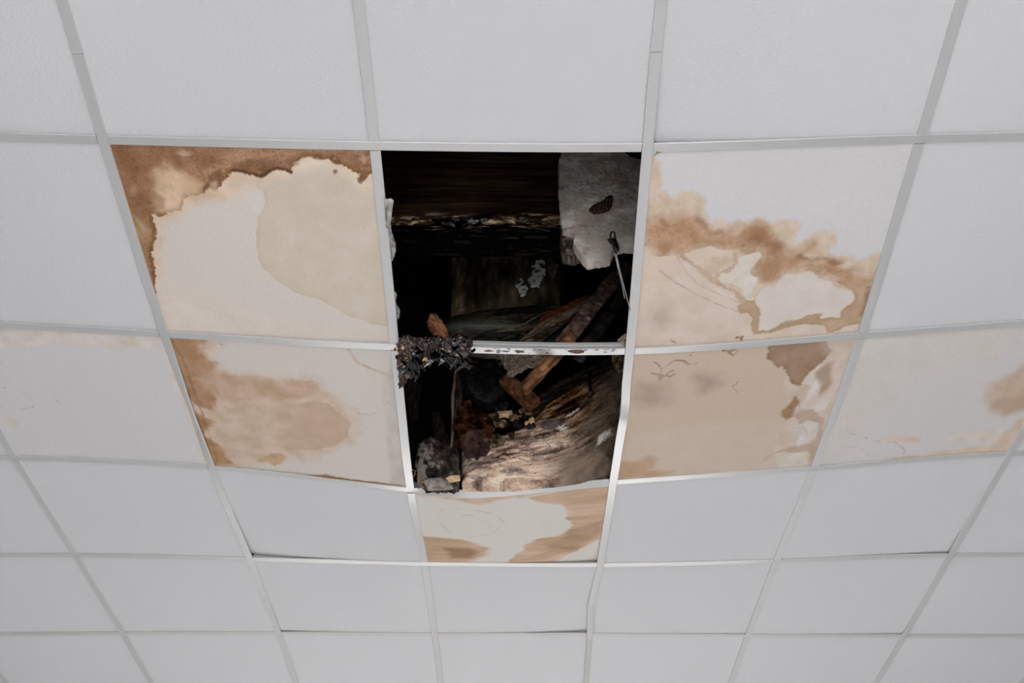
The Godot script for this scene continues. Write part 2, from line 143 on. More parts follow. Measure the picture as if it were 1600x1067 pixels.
const SHAPES := {
	"log": {"at": [0.111, 0.104, -1.17], "o": [-263, -119, -220, -101, -173, -88, -118, -71, -84, -42, -49, -11, 3, 55, 38, 79, 89, 122, 144, 153, 194, 186, 236, 212, 263, 225, 242, 57, 213, -86, 180, -169, 132, -185, 92, -196, 13, -209, -56, -216, -112, -223, -187, -225, -258, -225, -261, -178]},
	"stump": {"at": [-0.217, -0.072, -1.13], "o": [-64, 40, -59, 61, -44, 73, -30, 79, -5, 71, 20, 61, 60, 48, 64, 25, 64, -35, 62, -74, 14, -79, -36, -79, -56, -39, -62, -1]},
	"grey_stone": {"at": [-0.207, -0.183, -1.06], "o": [-43, 10, -20, 18, 7, 18, 31, 3, 43, -14, -30, -18]},
	"tan_sliver": {"at": [-0.167, -0.172, -1.05], "o": [-21, 1, -5, 10, 20, 10, 21, -5, -10, -10]},
	"dark_beam": {"at": [0.21, 0.274, -1.24], "o": [-184, -90, -161, -60, -95, 11, -39, 45, 33, 82, 106, 128, 155, 150, 184, 109, 75, 24, -50, -60, -132, -130, -168, -150]},
	"plaster": {"at": [0.234, 0.203, -0.36], "o": [-101, 205, -55, 213, -4, 215, 46, 207, 79, 176, 114, 160, 100, -22, 90, -156, 57, -162, 30, -160, 14, -174, 4, -206, -24, -211, -51, -215, -61, -202, -73, -178, -84, -151, -80, -120, -107, -102, -112, -58, -112, 6, -114, 50, -111, 99, -112, 145]},
	"plaster_hole": {"at": [0.224, 0.179, -0.335], "o": [-32, -20, -18, -4, 7, 13, 22, 32, 32, 27, 29, 0, 20, -20, 0, -30, -23, -32]},
	"mortar": {"at": [0.153, 0.09, -0.39], "o": [-31, 57, -7, 52, 16, 24, 26, -12, 31, -39, 18, -48, -4, -57, -29, -52]},
	"clip": {"at": [0.241, -0.014, -0.29], "o": [-14, 22, -5, 22, 4, 26, 11, 8, 14, -13, 7, -26, 0, -19, -3, 4]},
	"panel": {"at": [-0.026, 0.549, -0.93], "o": [-176, 277, -61, 283, 55, 277, 176, 283, 175, -73, 166, -232, 119, -283, -33, -263, -156, -245]},
	"flake_one": {"at": [0.03, 0.423, -0.897], "o": [-16, 20, -5, 39, 5, 12, 18, -2, 8, -34, -5, -39, -18, -10]},
	"flake_two": {"at": [0.072, 0.478, -0.897], "o": [-14, 35, 7, 57, 26, 60, 27, -12, 8, -57, -15, -60, -27, -28, -11, -3]},
	"flake_three": {"at": [0.128, 0.489, -0.897], "o": [-17, 33, 17, 30, 4, -22, -8, -33, -16, 0]},
	"curved_board": {"at": [0.0, 0.185, -0.83], "o": [-193, 36, -159, 49, -96, 66, -1, 78, 77, 88, 133, 91, 193, 56, 171, -53, 71, -91, -73, -91, -160, -72, -187, -17]},
	"rust_strip": {"at": [0.152, 0.183, -0.735], "o": [-78, -39, -55, -15, -9, 9, 37, 43, 68, 51, 78, 38, 54, 16, -10, -22, -68, -51]},
	"pale_splinter": {"at": [0.115, 0.117, -0.712], "o": [-98, -71, -37, -7, 26, 33, 98, 71, 65, 40, 7, 0, -46, -35]},
	"brown_chunk": {"at": [-0.195, 0.013, -0.62], "o": [-22, 42, -9, 43, 12, 16, 29, -18, 24, -39, 3, -43, -19, -4, -29, 19]},
	"tar_lump": {"at": [-0.196, -0.127, -0.585], "o": [-95, 66, -66, 75, -41, 66, 0, 70, 33, 62, 58, 79, 85, 71, 95, 53, 81, 26, 63, 19, 55, -8, 43, 13, 21, 34, 2, 24, -10, -4, -25, 15, -37, -10, -47, -32, -57, -51, -68, -49, -82, -79, -86, -22]},
	"stake": {"at": [-0.166, 0.118, -1.09], "o": [-13, 133, -4, 161, 7, 126, 19, 63, 18, -36, 5, -99, 1, -161, -14, -161, -14, -60, -19, 22, -15, 83]},
	"char_panel": {"at": [-0.096, 0.19, -1.08], "o": [-71, 71, -7, 87, 67, 71, 71, -53, 29, -87, -17, -67, -41, -29, -58, 11]},
	"rusty_wood": {"at": [-0.112, -0.001, -1.02], "o": [-45, 38, -29, 61, -11, 73, 0, 31, 22, 26, 50, 4, 51, -33, 11, -46, -25, -55, -45, -73, -51, -8]},
	"dark_knob": {"at": [-0.102, -0.113, -0.965], "o": [-38, 21, -15, 43, 21, 35, 39, 13, 36, -24, 8, -43, -26, -37, -39, -9]},
	"brown_block": {"at": [0.02, 0.093, -1.0], "o": [-48, 25, -35, 61, 1, 28, 48, -17, 42, -52, 21, -61, -10, -38, -42, -8]},
	"cream_chunk": {"at": [0.294, 0.006, -0.66], "o": [-17, -5, 4, 18, 17, 11, 15, -18, -11, -18]},
	"hanging_chunk": {"at": [0.308, 0.126, -0.9], "o": [-21, 24, 20, 29, 21, -26, -2, -29, -12, -17, -18, 7]},
	"insulation": {"at": [0.036, -0.008, -0.74], "o": [-71, 37, -10, 41, 71, 37, 46, 7, 7, -8, -26, -26, -43, -41, -54, -8]},
	"small_plank": {"at": [-0.121, -0.068, -0.66], "o": [-23, 10, -1, 23, 23, -5, 13, -23, -5, -10]},
	"dim_plank": {"at": [-0.329, 0.337, -1.338], "o": [-30, 79, 30, 101, 20, -88, -4, -101]},
	"dim_board": {"at": [-0.223, 0.144, -1.27], "o": [-36, 77, -12, 85, 36, -56, 3, -85, -18, -44]},
	"torn_upper": {"at": [-0.285, -0.018, -0.238], "o": [-4, -106, 8, -104, 17, -99, 11, -79, 9, -61, 3, -45, 3, -19, 4, 2, 5, 18, 9, 35, 8, 65, 1, 89, -8, 106, -17, 82, -9, -23]},
	"torn_lower": {"at": [-0.29, -0.04, -0.473], "o": [-8, -54, 3, -52, 7, -41, -1, -27, 5, 4, 11, 23, 6, 47, -7, 54, -11, 6]},
	"tar_drip_log": {"at": [0.235, 0.178, -1.07], "o": [-5, 47, 7, 44, 3, 5, 5, -44, -7, -47, -5, 5]},
	"tar_patch": {"at": [-0.128, 0.161, -0.392], "o": [-79, 21, -36, 28, 13, 26, 49, 33, 79, 45, 69, 23, 38, 11, 17, 7, 1, -7, -6, -45, -14, -3, -52, 7]},
	"wire_long": {"l": [245, -4, -300, 256, -52, -330, 268, -90, -360, 283, -124, -400]},
	"wire_short": {"l": [242, -4, -300, 253, -52, -330, 263, -76, -360, 269, -103, -380]},
	"cable": {"l": [238, -1, -290, 236, 25, -290, 245, 34, -290, 248, 7, -290]},
	"long_board": {"l": [319, 311, -690, 103, -47, -670]},
	"brown_stick": {"l": [154, 2, -638, 34, -175, -632]},
	"side_board": {"l": [375, 373, -780, 182, 28, -750]},
	"fan_board": {"l": [162, 204, -775, 88, 132, -775, 10, 49, -775]},
	"sprig_stem": {"l": [305, -49, 12, 312, -40, 13, 324, -34, 12]},
	"sprig_leaf": {"l": [311, -42, 13, 315, -34, 15]},
	"beam_ends": {"l": [-420, 459, -400, -395, 188, -400, 169, 180, -520, 345, 188, -400]},
	"straw_box": {"l": [-281, -101, -1090, -251, -179, -1090]},
	"pile_box": {"l": [-62, 82, -1040, 58, -51, -1040]},
	"brown_block_line": {"l": [-22, 145, -1000, 62, 52, -1000]},
	"stick": {"l": [-140, -109, -970, -116, -119, -1000]},
	"splinter_line": {"l": [-254, 158, -410, -165, 170, -410, -66, 187, -410, 33, 182, -410, 115, 187, -410]},
}

var M := {}
var NZ := {}
var ceiling: Node3D
var taken := {}


func _ready() -> void:
	# ---------------- camera ----------------
	var cam := Camera3D.new()
	cam.name = "camera"
	var f := Vector3(-0.0023972, 0.6490076, -0.76077815)
	var u := Vector3(-0.000174156, 0.76078005, 0.649009772)
	var r := Vector3(0.99999711, 0.0016883, -0.00171071)
	cam.transform = Transform3D(Basis(r, u, -f), Vector3(0.00649237, 1.29644963, 1.57414266))
	cam.fov = 34.118903
	cam.near = 0.02
	cam.far = 200.0
	add_child(cam)
	# ---------------- sky, sun, exposure ----------------
	var env := Environment.new()
	env.background_mode = Environment.BG_SKY
	var sky := Sky.new()
	var sm := ProceduralSkyMaterial.new()
	sm.sky_top_color = Color(0.77, 0.77, 0.78)
	sm.sky_horizon_color = Color(0.93, 0.93, 0.93)
	sm.ground_horizon_color = Color(0.62, 0.62, 0.60)
	sm.ground_bottom_color = Color(0.50, 0.50, 0.48)
	sm.sky_energy_multiplier = 1.0
	sky.sky_material = sm
	env.sky = sky
	env.background_energy_multiplier = 7.7
	env.tonemap_mode = Environment.TONE_MAPPER_LINEAR
	env.tonemap_exposure = 1.0
	env.sdfgi_enabled = true
	env.ssao_enabled = true
	env.ssil_enabled = true
	var we := WorldEnvironment.new()
	we.name = "world_environment"
	we.environment = env
	add_child(we)
	var sun := DirectionalLight3D.new()
	sun.name = "sun"
	sun.light_energy = 2.75
	sun.light_color = Color(1.0, 0.985, 0.97)
	sun.light_angular_distance = 0.5
	sun.shadow_enabled = true
	sun.transform = Transform3D.IDENTITY.looking_at(Vector3(-0.045, -0.15, -1.0), Vector3.UP)
	add_child(sun)
	# ---------------- build ----------------
	noises()
	materials()
	room()
	grid()
	tiles()
	void_above()
	debris()


# ======================================================================= noise and materials
func noises() -> void:
	for d in [["a", 1.0, 4, 11], ["b", 1.0, 5, 29], ["c", 1.0, 3, 53], ["e", 1.0, 5, 97]]:
		var n := FastNoiseLite.new()
		n.noise_type = FastNoiseLite.TYPE_SIMPLEX_SMOOTH
		n.seed = d[3]
		n.frequency = d[1]
		n.fractal_octaves = d[2]
		NZ[d[0]] = n
	var w := FastNoiseLite.new()
	w.noise_type = FastNoiseLite.TYPE_CELLULAR
	w.cellular_return_type = FastNoiseLite.RETURN_DISTANCE2_SUB
	w.frequency = 1.0
	w.seed = 5
	w.fractal_type = FastNoiseLite.FRACTAL_NONE
	NZ["w"] = w


func fbm(k: String, p: Vector3) -> float:
	return NZ[k].get_noise_3dv(p)


func noise_bytes(freq: float, oct: int, sd: int) -> PackedByteArray:
	var n := FastNoiseLite.new()
	n.noise_type = FastNoiseLite.TYPE_SIMPLEX_SMOOTH
	n.seed = sd
	n.frequency = freq
	n.fractal_octaves = oct
	var im := n.get_image(640, 640)
	im.convert(Image.FORMAT_L8)
	return im.get_data()


func relief(freq: float, oct: int, strength: float, sd: int, size := 512, stretch := 1.0) -> NoiseTexture2D:
	var n := FastNoiseLite.new()
	n.noise_type = FastNoiseLite.TYPE_SIMPLEX_SMOOTH
	n.seed = sd
	n.frequency = freq
	n.fractal_octaves = oct
	var t := NoiseTexture2D.new()
	t.width = size
	t.height = int(size * stretch)
	t.seamless = true
	t.as_normal_map = true
	t.bump_strength = strength
	t.noise = n
	return t


func mat(key: String, c: Color, rough: float, metal := 0.0) -> StandardMaterial3D:
	var m := StandardMaterial3D.new()
	m.resource_name = key
	m.albedo_color = c
	m.roughness = rough
	m.metallic = metal
	M[key] = m
	return m


func painted(key: String, rough: float, normal: Texture2D, scale: Vector3, spec := 0.5) -> StandardMaterial3D:
	var m := mat(key, Color.WHITE, rough)
	m.vertex_color_use_as_albedo = true
	m.metallic_specular = spec
	if normal:
		m.normal_enabled = true
		m.normal_texture = normal
		m.uv1_triplanar = true
		m.uv1_scale = scale
	return m


func lin(v: float) -> Color:
	return Color(v, v, v).linear_to_srgb()


func materials() -> void:
	var fibre := relief(0.11, 3, 2.2, 3)
	var w := mat("tile_white", Color(0.905, 0.908, 0.915), 0.92)
	w.metallic_specular = 0.25
	w.normal_enabled = true
	w.normal_texture = fibre
	w.normal_scale = 0.35
	M["fibre"] = fibre
	var p := mat("tee_white", Color(0.865, 0.865, 0.858), 0.3, 0.3)
	p.metallic_specular = 0.7
	var p2 := mat("tee_shaded", Color(0.84, 0.84, 0.81), 0.4, 0.1)  # toned-down tee paint, shade put into the colour of one length
	p2.metallic_specular = 0.4
	mat("plaster_wall", Color(0.87, 0.87, 0.875), 0.9)
	mat("floor_vinyl", Color(0.80, 0.80, 0.805), 0.6)
	mat("frame_white", Color(0.88, 0.88, 0.87), 0.4)
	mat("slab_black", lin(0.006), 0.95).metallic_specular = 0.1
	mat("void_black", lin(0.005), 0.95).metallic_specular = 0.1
	mat("galvanised", lin(0.32), 0.38, 0.85)
	mat("black_rubber", lin(0.012), 0.4)
	mat("leaf_green", lin(0.2), 0.6).albedo_color = Color(0.47, 0.55, 0.32)
	mat("straw", Color(0.72, 0.6, 0.38), 0.8)
	mat("fibre_grey", Color(0.42, 0.38, 0.33), 0.9)
	mat("rust_paint", Color(0.5, 0.35, 0.24), 0.8)
	var grain := relief(0.03, 5, 6.0, 21, 512)
	var pits := relief(0.06, 4, 5.0, 22, 512)
	painted("wood", 0.75, grain, Vector3(3, 9, 3), 0.25)
	painted("old_wood", 0.8, null, Vector3.ONE, 0.12)
	painted("rotten", 0.9, pits, Vector3(6, 6, 6), 0.15)
	painted("gloss", 0.07, null, Vector3.ONE, 0.8)
	painted("wet", 0.28, pits, Vector3(8, 8, 8), 0.6)
	painted("shiny", 0.14, pits, Vector3(4, 4, 4), 0.8).normal_scale = 0.4
	painted("char", 0.6, pits, Vector3(7, 7, 7), 0.25)
	painted("chalk", 0.95, pits, Vector3(5, 5, 5), 0.2).normal_scale = 0.4


func to_albedo(c: Array, white: float) -> Color:
	# a seen colour over the seen white of the same board gives the board's own colour there
	var w := pow(white / 255.0, 2.2)
	return Color(0.8 * pow(c[0] / 255.0, 2.2) / w, 0.8 * pow(c[1] / 255.0, 2.2) / w, 0.8 * pow(c[2] / 255.0, 2.2) / w)


# ======================================================================= node helpers
func numbered(called: String, parent: Node) -> String:
	var key := str(parent.get_instance_id()) + called
	taken[key] = taken.get(key, -1) + 1
	return called if taken[key] == 0 else "%s_%03d" % [called, taken[key]]


func obj(called: String, mesh: Mesh, m: Material, parent: Node = self) -> MeshInstance3D:
	var o := MeshInstance3D.new()
	o.name = numbered(called, parent)
	o.mesh = mesh
	o.material_override = m
	parent.add_child(o, true)
	return o


func thing(called: String, label: String, category: String, group := "") -> Node3D:
	var o := Node3D.new()
	o.name = numbered(called, self)
	add_child(o, true)
	return tag(o, label, category, group)


func tag(o: Node3D, label: String, category: String, group := "") -> Node3D:
	o.set_meta("label", label)
	o.set_meta("category", category)
	if group:
		o.set_meta("group", group)
	return o


func struct(o: Node3D) -> Node3D:
	o.set_meta("kind", "structure")
	return o


# ======================================================================= mesh helpers
func build(v: PackedVector3Array, idx: PackedInt32Array, col := PackedColorArray(), uv := PackedVector2Array(), closed := true) -> ArrayMesh:
	if closed:
		var vol := 0.0
		for i in range(0, idx.size(), 3):
			vol += v[idx[i]].dot(v[idx[i + 1]].cross(v[idx[i + 2]]))
		if vol > 0.0:   # front faces run clockwise
			for i in range(0, idx.size(), 3):
				var t: int = idx[i]
				idx[i] = idx[i + 1]
				idx[i + 1] = t
	var n := PackedVector3Array()
	n.resize(v.size())
	for i in range(0, idx.size(), 3):
		var a := v[idx[i]]
		var q := (v[idx[i + 2]] - a).cross(v[idx[i + 1]] - a)
		n[idx[i]] += q
		n[idx[i + 1]] += q
		n[idx[i + 2]] += q
	for i in n.size():
		n[i] = n[i].normalized() if n[i].length_squared() > 1e-20 else Vector3.UP
	var arr := []
	arr.resize(Mesh.ARRAY_MAX)
	arr[Mesh.ARRAY_VERTEX] = v
	arr[Mesh.ARRAY_NORMAL] = n
	arr[Mesh.ARRAY_INDEX] = idx
	if col.size():
		arr[Mesh.ARRAY_COLOR] = col
	if uv.size():
		arr[Mesh.ARRAY_TEX_UV] = uv
	var m := ArrayMesh.new()
	m.add_surface_from_arrays(Mesh.PRIMITIVE_TRIANGLES, arr)
	return m


func box_into(st: SurfaceTool, lo: Vector3, hi: Vector3) -> void:
	var b := BoxMesh.new()
	b.size = hi - lo
	st.append_from(b, 0, Transform3D(Basis.IDENTITY, (lo + hi) / 2))


func boxes(list: Array) -> ArrayMesh:
	var st := SurfaceTool.new()
	st.begin(Mesh.PRIMITIVE_TRIANGLES)
	for b in list:
		box_into(st, b[0], b[1])
	return st.commit()


# a profile carried along frames (x = across, y = up); every profile edge keeps its crease
func sweep(frames: Array, prof: PackedVector2Array) -> ArrayMesh:
	var v := PackedVector3Array()
	var idx := PackedInt32Array()
	var n := prof.size()
	for e in n:
		var p := prof[e]
		var q := prof[(e + 1) % n]
		var s := v.size()
		for fr: Transform3D in frames:
			v.append(fr * Vector3(p.x, p.y, 0))
			v.append(fr * Vector3(q.x, q.y, 0))
		for k in frames.size() - 1:
			var o := s + 2 * k
			idx.append_array([o, o + 1, o + 2, o + 1, o + 3, o + 2])
	var tri := Geometry2D.triangulate_polygon(prof)
	for end in 2:
		var fr: Transform3D = frames[0] if end == 0 else frames[-1]
		var s := v.size()
		for p in prof:
			v.append(fr * Vector3(p.x, p.y, 0))
		for k in range(0, tri.size(), 3):
			# ends face away from each other
			var a := s + tri[k]
			var b := s + tri[k + 1]
			var c := s + tri[k + 2]
			var out := (v[c] - v[a]).cross(v[b] - v[a]).dot(fr.basis.z) * (1.0 if end == 0 else -1.0)
			idx.append_array([a, c, b] if (out > 0.0) else [a, b, c])
	return build(v, idx)


# ======================================================================= the grid's shape
func node_y(c: int, r: int) -> float:
	if not SAG.has(r):
		return 0.0
	if c >= 0 and c <= 5:
		return SAG[r][c]
	if c == -1 or c == 6:
		return SAG[r][0 if c < 0 else 5] * 0.6
	return 0.0


func hermite(pts: Array, x: float) -> float:
	var n := pts.size()
	var i := 0
	while i < n - 2 and x > pts[i + 1].x:
		i += 1
	var h: float = pts[i + 1].x - pts[i].x
	var t: float = (x - pts[i].x) / h
	var m0: float = slope(pts, i) * h
	var m1: float = slope(pts, i + 1) * h
	return (2 * t * t * t - 3 * t * t + 1) * pts[i].y + (t * t * t - 2 * t * t + t) * m0 + (-2 * t * t * t + 3 * t * t) * pts[i + 1].y + (t * t * t - t * t) * m1


func slope(p: Array, k: int) -> float:
	var a := maxi(k - 1, 0)
	var b := mini(k + 1, p.size() - 1)
	return (p[b].y - p[a].y) / (p[b].x - p[a].x)


var row_cache := {}
var col_cache := {}


func row_y(r: int, x: float) -> float:
	if not row_cache.has(r):
		var p := []
		for c in range(-3, 9):
			p.append(Vector2((c - 2.5) * T, node_y(c, r)))
		if r == 3:
			p.append_array([Vector2(-0.1892, -0.1224), Vector2(-0.0858, -0.1246), Vector2(0.0741, -0.1078)])
			p.sort_custom(func(a, b): return a.x < b.x)
		row_cache[r] = p
	return hermite(row_cache[r], x)


func col_y(c: int, z: float) -> float:
	if not col_cache.has(c):
		var p := []
		for r in range(8, -5, -1):
			p.append(Vector2(-(r - 1) * T, node_y(c, r)))
		col_cache[c] = p
	return hermite(col_cache[c], z)


func col_x(c: int, z: float) -> float:
	var x := (c - 2.5) * T
	if c == 3:
		for i in BENT.size() - 1:
			if z <= BENT[i + 1].x or i == BENT.size() - 2:
				return x + lerpf(BENT[i].y, BENT[i + 1].y, clampf((z - BENT[i].x) / (BENT[i + 1].x - BENT[i].x), 0, 1))
	return x


func row_z(r: int) -> float:
	return -(r - 1) * T


func patch(c: int, r: int, u: float, v: float) -> Vector3:
	var x := (c - 2.5 + u) * T
	var z := row_z(r) - v * T
	var a := (1 - v) * row_y(r, x) + v * row_y(r + 1, x) + (1 - u) * col_y(c, z) + u * col_y(c + 1, z)
	var b := (1 - u) * (1 - v) * node_y(c, r) + u * (1 - v) * node_y(c + 1, r) + (1 - u) * v * node_y(c, r + 1) + u * v * node_y(c + 1, r + 1)
	return Vector3((1 - u) * col_x(c, z) + u * col_x(c + 1, z), H + a - b, z)


func tee_profile() -> PackedVector2Array:
	return PackedVector2Array([Vector2(-0.012, 0.0008), Vector2(-0.0112, 0), Vector2(0.0112, 0), Vector2(0.012, 0.0008), Vector2(0.012, FL - 0.0004), Vector2(0.0116, FL), Vector2(0.001, FL),
		Vector2(0.001, 0.022), Vector2(0.003, 0.0225), Vector2(0.003, 0.03), Vector2(-0.003, 0.03), Vector2(-0.003, 0.0225), Vector2(-0.001, 0.022), Vector2(-0.001, FL), Vector2(-0.0116, FL), Vector2(-0.012, FL - 0.0004)])


func frame_at(p: Vector3, along: Vector3, roll: float) -> Transform3D:
	var z := along.normalized()
	var x := Vector3.UP.cross(z).normalized()
	var y := z.cross(x)
	var b := Basis(x, y, z)
	return Transform3D(b * Basis(Vector3(0, 0, 1), roll), p)


func row_tee(r: int, x0: float, x1: float, roll: Callable) -> ArrayMesh:
	var fr := []
	var n := maxi(2, int((x1 - x0) / 0.04))
	for i in n + 1:
		var x := lerpf(x0, x1, float(i) / n)
		var e := 0.004
		fr.append(frame_at(Vector3(x, H + row_y(r, x), row_z(r)), Vector3(2 * e, row_y(r, x + e) - row_y(r, x - e), 0), roll.call(x)))
	return sweep(fr, tee_profile())


func col_tee(c: int, z0: float, z1: float, roll: Callable, drop := 0.0) -> ArrayMesh:
	var fr := []
	var n := maxi(2, int(absf(z1 - z0) / 0.03))
	for i in n + 1:
		var z := lerpf(z0, z1, float(i) / n)
		var e := 0.01
		fr.append(frame_at(Vector3(col_x(c, z), H + col_y(c, z) - drop, z), Vector3(col_x(c, z - e) - col_x(c, z + e), col_y(c, z - e) - col_y(c, z + e), -2 * e), roll.call(z)))
	return sweep(fr, tee_profile())


func bump(x: float, mid: float, wide: float) -> float:
	return exp(-pow((x - mid) / wide, 2.0))


func grid() -> void:
	ceiling = Node3D.new()
	ceiling.name = "ceiling"
	add_child(ceiling)
	struct(ceiling)
	var flat := func(_x): return 0.0
	# main tees run away from the window; they come in lengths that meet at splices
	for c in [-3, -1, 1, 3, 5, 7]:
		var cuts := [2.99, -4.19]
		if c == 1:
			cuts = [2.99, 0.209, -4.19]
		elif c == 3:
			cuts = [2.99, 0.238, -2.144, -2.44, -4.19]
		for i in cuts.size() - 1:
			var roll := flat
			var drop := 0.0
			if c == 1:
				roll = func(z): return 0.62 * bump(z, -0.92, 0.22)
			elif c == 3:
				drop = [0.0, 0.0012, 0.003, 0.0005][i]
				roll = func(z): return -0.30 * bump(z, -0.86, 0.05) + 0.25 * bump(z, -1.0, 0.1) + (-0.35 if z < -2.45 else 0.0)
			var gap := 0.0012 if i > 0 else 0.0
			var m := obj("main_tee", col_tee(c, cuts[i] - gap, cuts[i + 1], roll, drop), M.tee_shaded if c == 3 and i == 3 else M.tee_white, ceiling)
			if c == 3 and i == 1:
				m.set_meta("label", "bent and twisted white main tee along the right of the opening")
	# long cross tees between the main tees
	for r in range(-3, 9):
		for c in [-3, -1, 1, 3, 5]:
			var x0: float = col_x(c, row_z(r)) + HALF + 0.0008
			var x1: float = col_x(c + 2, row_z(r)) - HALF - 0.0008
			var roll := flat
			if r == 3 and c == 1:
				roll = func(x): return -0.85 * smoothstep(-0.31, -0.2, x) * (1.0 - 0.4 * smoothstep(0.0, 0.3, x)) + 0.2 * bump(x, -0.55, 0.2)
			var m := obj("cross_tee", row_tee(r, x0, x1, roll), M.tee_white, ceiling)
			if r == 3 and c == 1:
				m.set_meta("label", "white cross tee bowed down below the rotten log")
			elif r == 2 and c == 1:
				m.set_meta("label", "soiled white cross tee spanning the opening")
				dirt_on_tee(m)
	# short cross tees parallel to the main tees
	for c in [-2, 0, 2, 4, 6]:
		for r in range(-3, 8):
			var z0 := row_z(r) - HALF - 0.0008
			var z1 := row_z(r + 1) + HALF + 0.0008
			if r == 3 and c == 2:
				z0 -= 0.006
			obj("cross_tee", col_tee(c, z0, z1, flat), M.tee_white, ceiling)


# rust and dirt that cling to the tee in the opening: thin flakes, each with its own outline
func dirt_on_tee(tee: Node) -> void:
	var rng := RandomNumberGenerator.new()
	rng.seed = 77
	for k in 34:
		var x := rng.randf_range(-0.05, 0.27)
		var low := rng.randf() < 0.35
		var s := rng.randf_range(0.0012, 0.0045)
		var z := row_z(2) + (rng.randf_range(-0.006, 0.006) if low else rng.randf_range(0.0085, 0.0118))
		if k == 0:
			x = 0.165
			z = row_z(2) + 0.004
			s = 0.014
		elif k == 1:
			x = 0.02
			z = row_z(2)
			s = 0.009
		elif k == 2:
			x = -0.06
			z = row_z(2)
			s = 0.008
		var v := PackedVector3Array()
		var idx := PackedInt32Array()
		var n := 11
		var y := H + row_y(2, x)
		v.append(Vector3(x, y - 0.0009, z))
		for i in n:
			var a := TAU * i / n
			var rad := s * rng.randf_range(0.45, 1.1)
			v.append(Vector3(x + cos(a) * rad * 1.7, y - 0.0006, clampf(z + sin(a) * rad * 0.6, row_z(2) - 0.0112, row_z(2) + 0.0112)))
		v.append(Vector3(x, y + 0.0006, z))
		for i in n:
			idx.append_array([0, 1 + i, 1 + (i + 1) % n, n + 1, 1 + (i + 1) % n, 1 + i])
		obj("rust_flake" if k < 3 else "dirt_speck", build(v, idx), M.rust_paint if k < 3 else M.black_rubber, tee)


# ======================================================================= tiles
const LIFT := {
	"1,3": [0.0, 0.0, 0.016, 0.0], "4,3": [0.0, 0.0, 0.0, 0.006], "2,3": [0.0, 0.0, 0.0, 0.012], "2,4": [0.0, 0.0, 0.0, 0.012],
	"3,0": [0.0, 0.0, 0.010, 0.0], "1,4": [0.0, 0.0, 0.005, 0.0], "3,4": [0.0, 0.0, 0.0, 0.002], "0,1": [0.001, 0.0, 0.0, 0.0], "4,4": [0.0, 0.0, 0.0, 0.003]}


func tile_mesh(c: int, r: int, n: int) -> ArrayMesh:
	var v := PackedVector3Array()
	var uv := PackedVector2Array()
	var idx := PackedInt32Array()
	var lift: Array = LIFT.get("%d,%d" % [c, r], [0.0, 0.0, 0.0, 0.0])
	var e := 0.009
	var belly := 0.002 + 0.002 * absf(fbm("a", Vector3(c * 3.7, r * 2.9, 0.5)))
	for layer in 3:   # face, edge ring is made from face and back
		if layer == 2:
			break
		for j in n + 1:
			for i in n + 1:
				var u := lerpf(e, 1 - e, float(i) / n)
				var w := lerpf(e, 1 - e, float(j) / n)
				var p := patch(c, r, u, w)
				p.y += FL + 0.0004 - belly * 16.0 * u * (1 - u) * w * (1 - w)
				p.y += lift[0] * pow(1 - u, 3) * pow(1 - w, 3) + lift[1] * pow(u, 3) * pow(1 - w, 3) + lift[2] * pow(1 - u, 3) * pow(w, 3) + lift[3] * pow(u, 3) * pow(w, 3)
				p.y += 0.015 * layer
				v.append(p)
				uv.append(Vector2(u, w))
	var s := (n + 1) * (n + 1)
	for j in n:
		for i in n:
			var a := j * (n + 1) + i
			idx.append_array([a, a + 1, a + n + 1, a + 1, a + n + 2, a + n + 1])
			idx.append_array([s + a, s + a + n + 1, s + a + 1, s + a + 1, s + a + n + 1, s + a + n + 2])
	# the four edges, with corners of their own
	for side in 4:
		var b := v.size()
		for i in n + 1:
			var k: int = [i, n * (n + 1) + i, i * (n + 1), i * (n + 1) + n][side]
			v.append(v[k])
			uv.append(uv[k])
			v.append(v[s + k])
			uv.append(uv[k])
		for i in n:
			var o := b + 2 * i
			if side == 0 or side == 3:
				idx.append_array([o, o + 1, o + 2, o + 1, o + 3, o + 2])
			else:
				idx.append_array([o, o + 2, o + 1, o + 1, o + 2, o + 3])
	return build(v, idx, PackedColorArray(), uv)


func tiles() -> void:
	var stained := {"1,1": ["AB1", "water-stained ceiling tile with dark brown band along its near edge, left of the opening"],
		"3,1": ["CD1", "white ceiling tile with cloudy tan tide marks, right of the opening"],
		"3,2": ["CD2", "beige water-stained ceiling tile with branching brown marks beside the rotten log"],
		"1,2": ["AB2", "ceiling tile with tan stains spreading from its left edge"],
		"2,3": ["BC3", "stained ceiling tile just beyond the bowed tee under the log"],
		"4,2": ["DE2", "pale ceiling tile with one brown blot at its right edge"],
		"0,2": ["ZA2", "pale ceiling tile with faint yellowed edges, left of the stained ones"]}
	for r in range(-3, 8):
		for c in range(-3, 8):
			if c == 2 and (r == 1 or r == 2):
				continue
			var seen := c >= -1 and c <= 5 and r >= 0 and r <= 6
			var key := "%d,%d" % [c, r]
			var m: Material = M.tile_white
			if stained.has(key):
				m = stained_material(stained[key][0])
			var o := obj("ceiling_tile", tile_mesh(c, r, 16 if seen else 2), m, ceiling)
			if stained.has(key):
				o.set_meta("label", stained[key][1])


const RES := 512
var nb := []


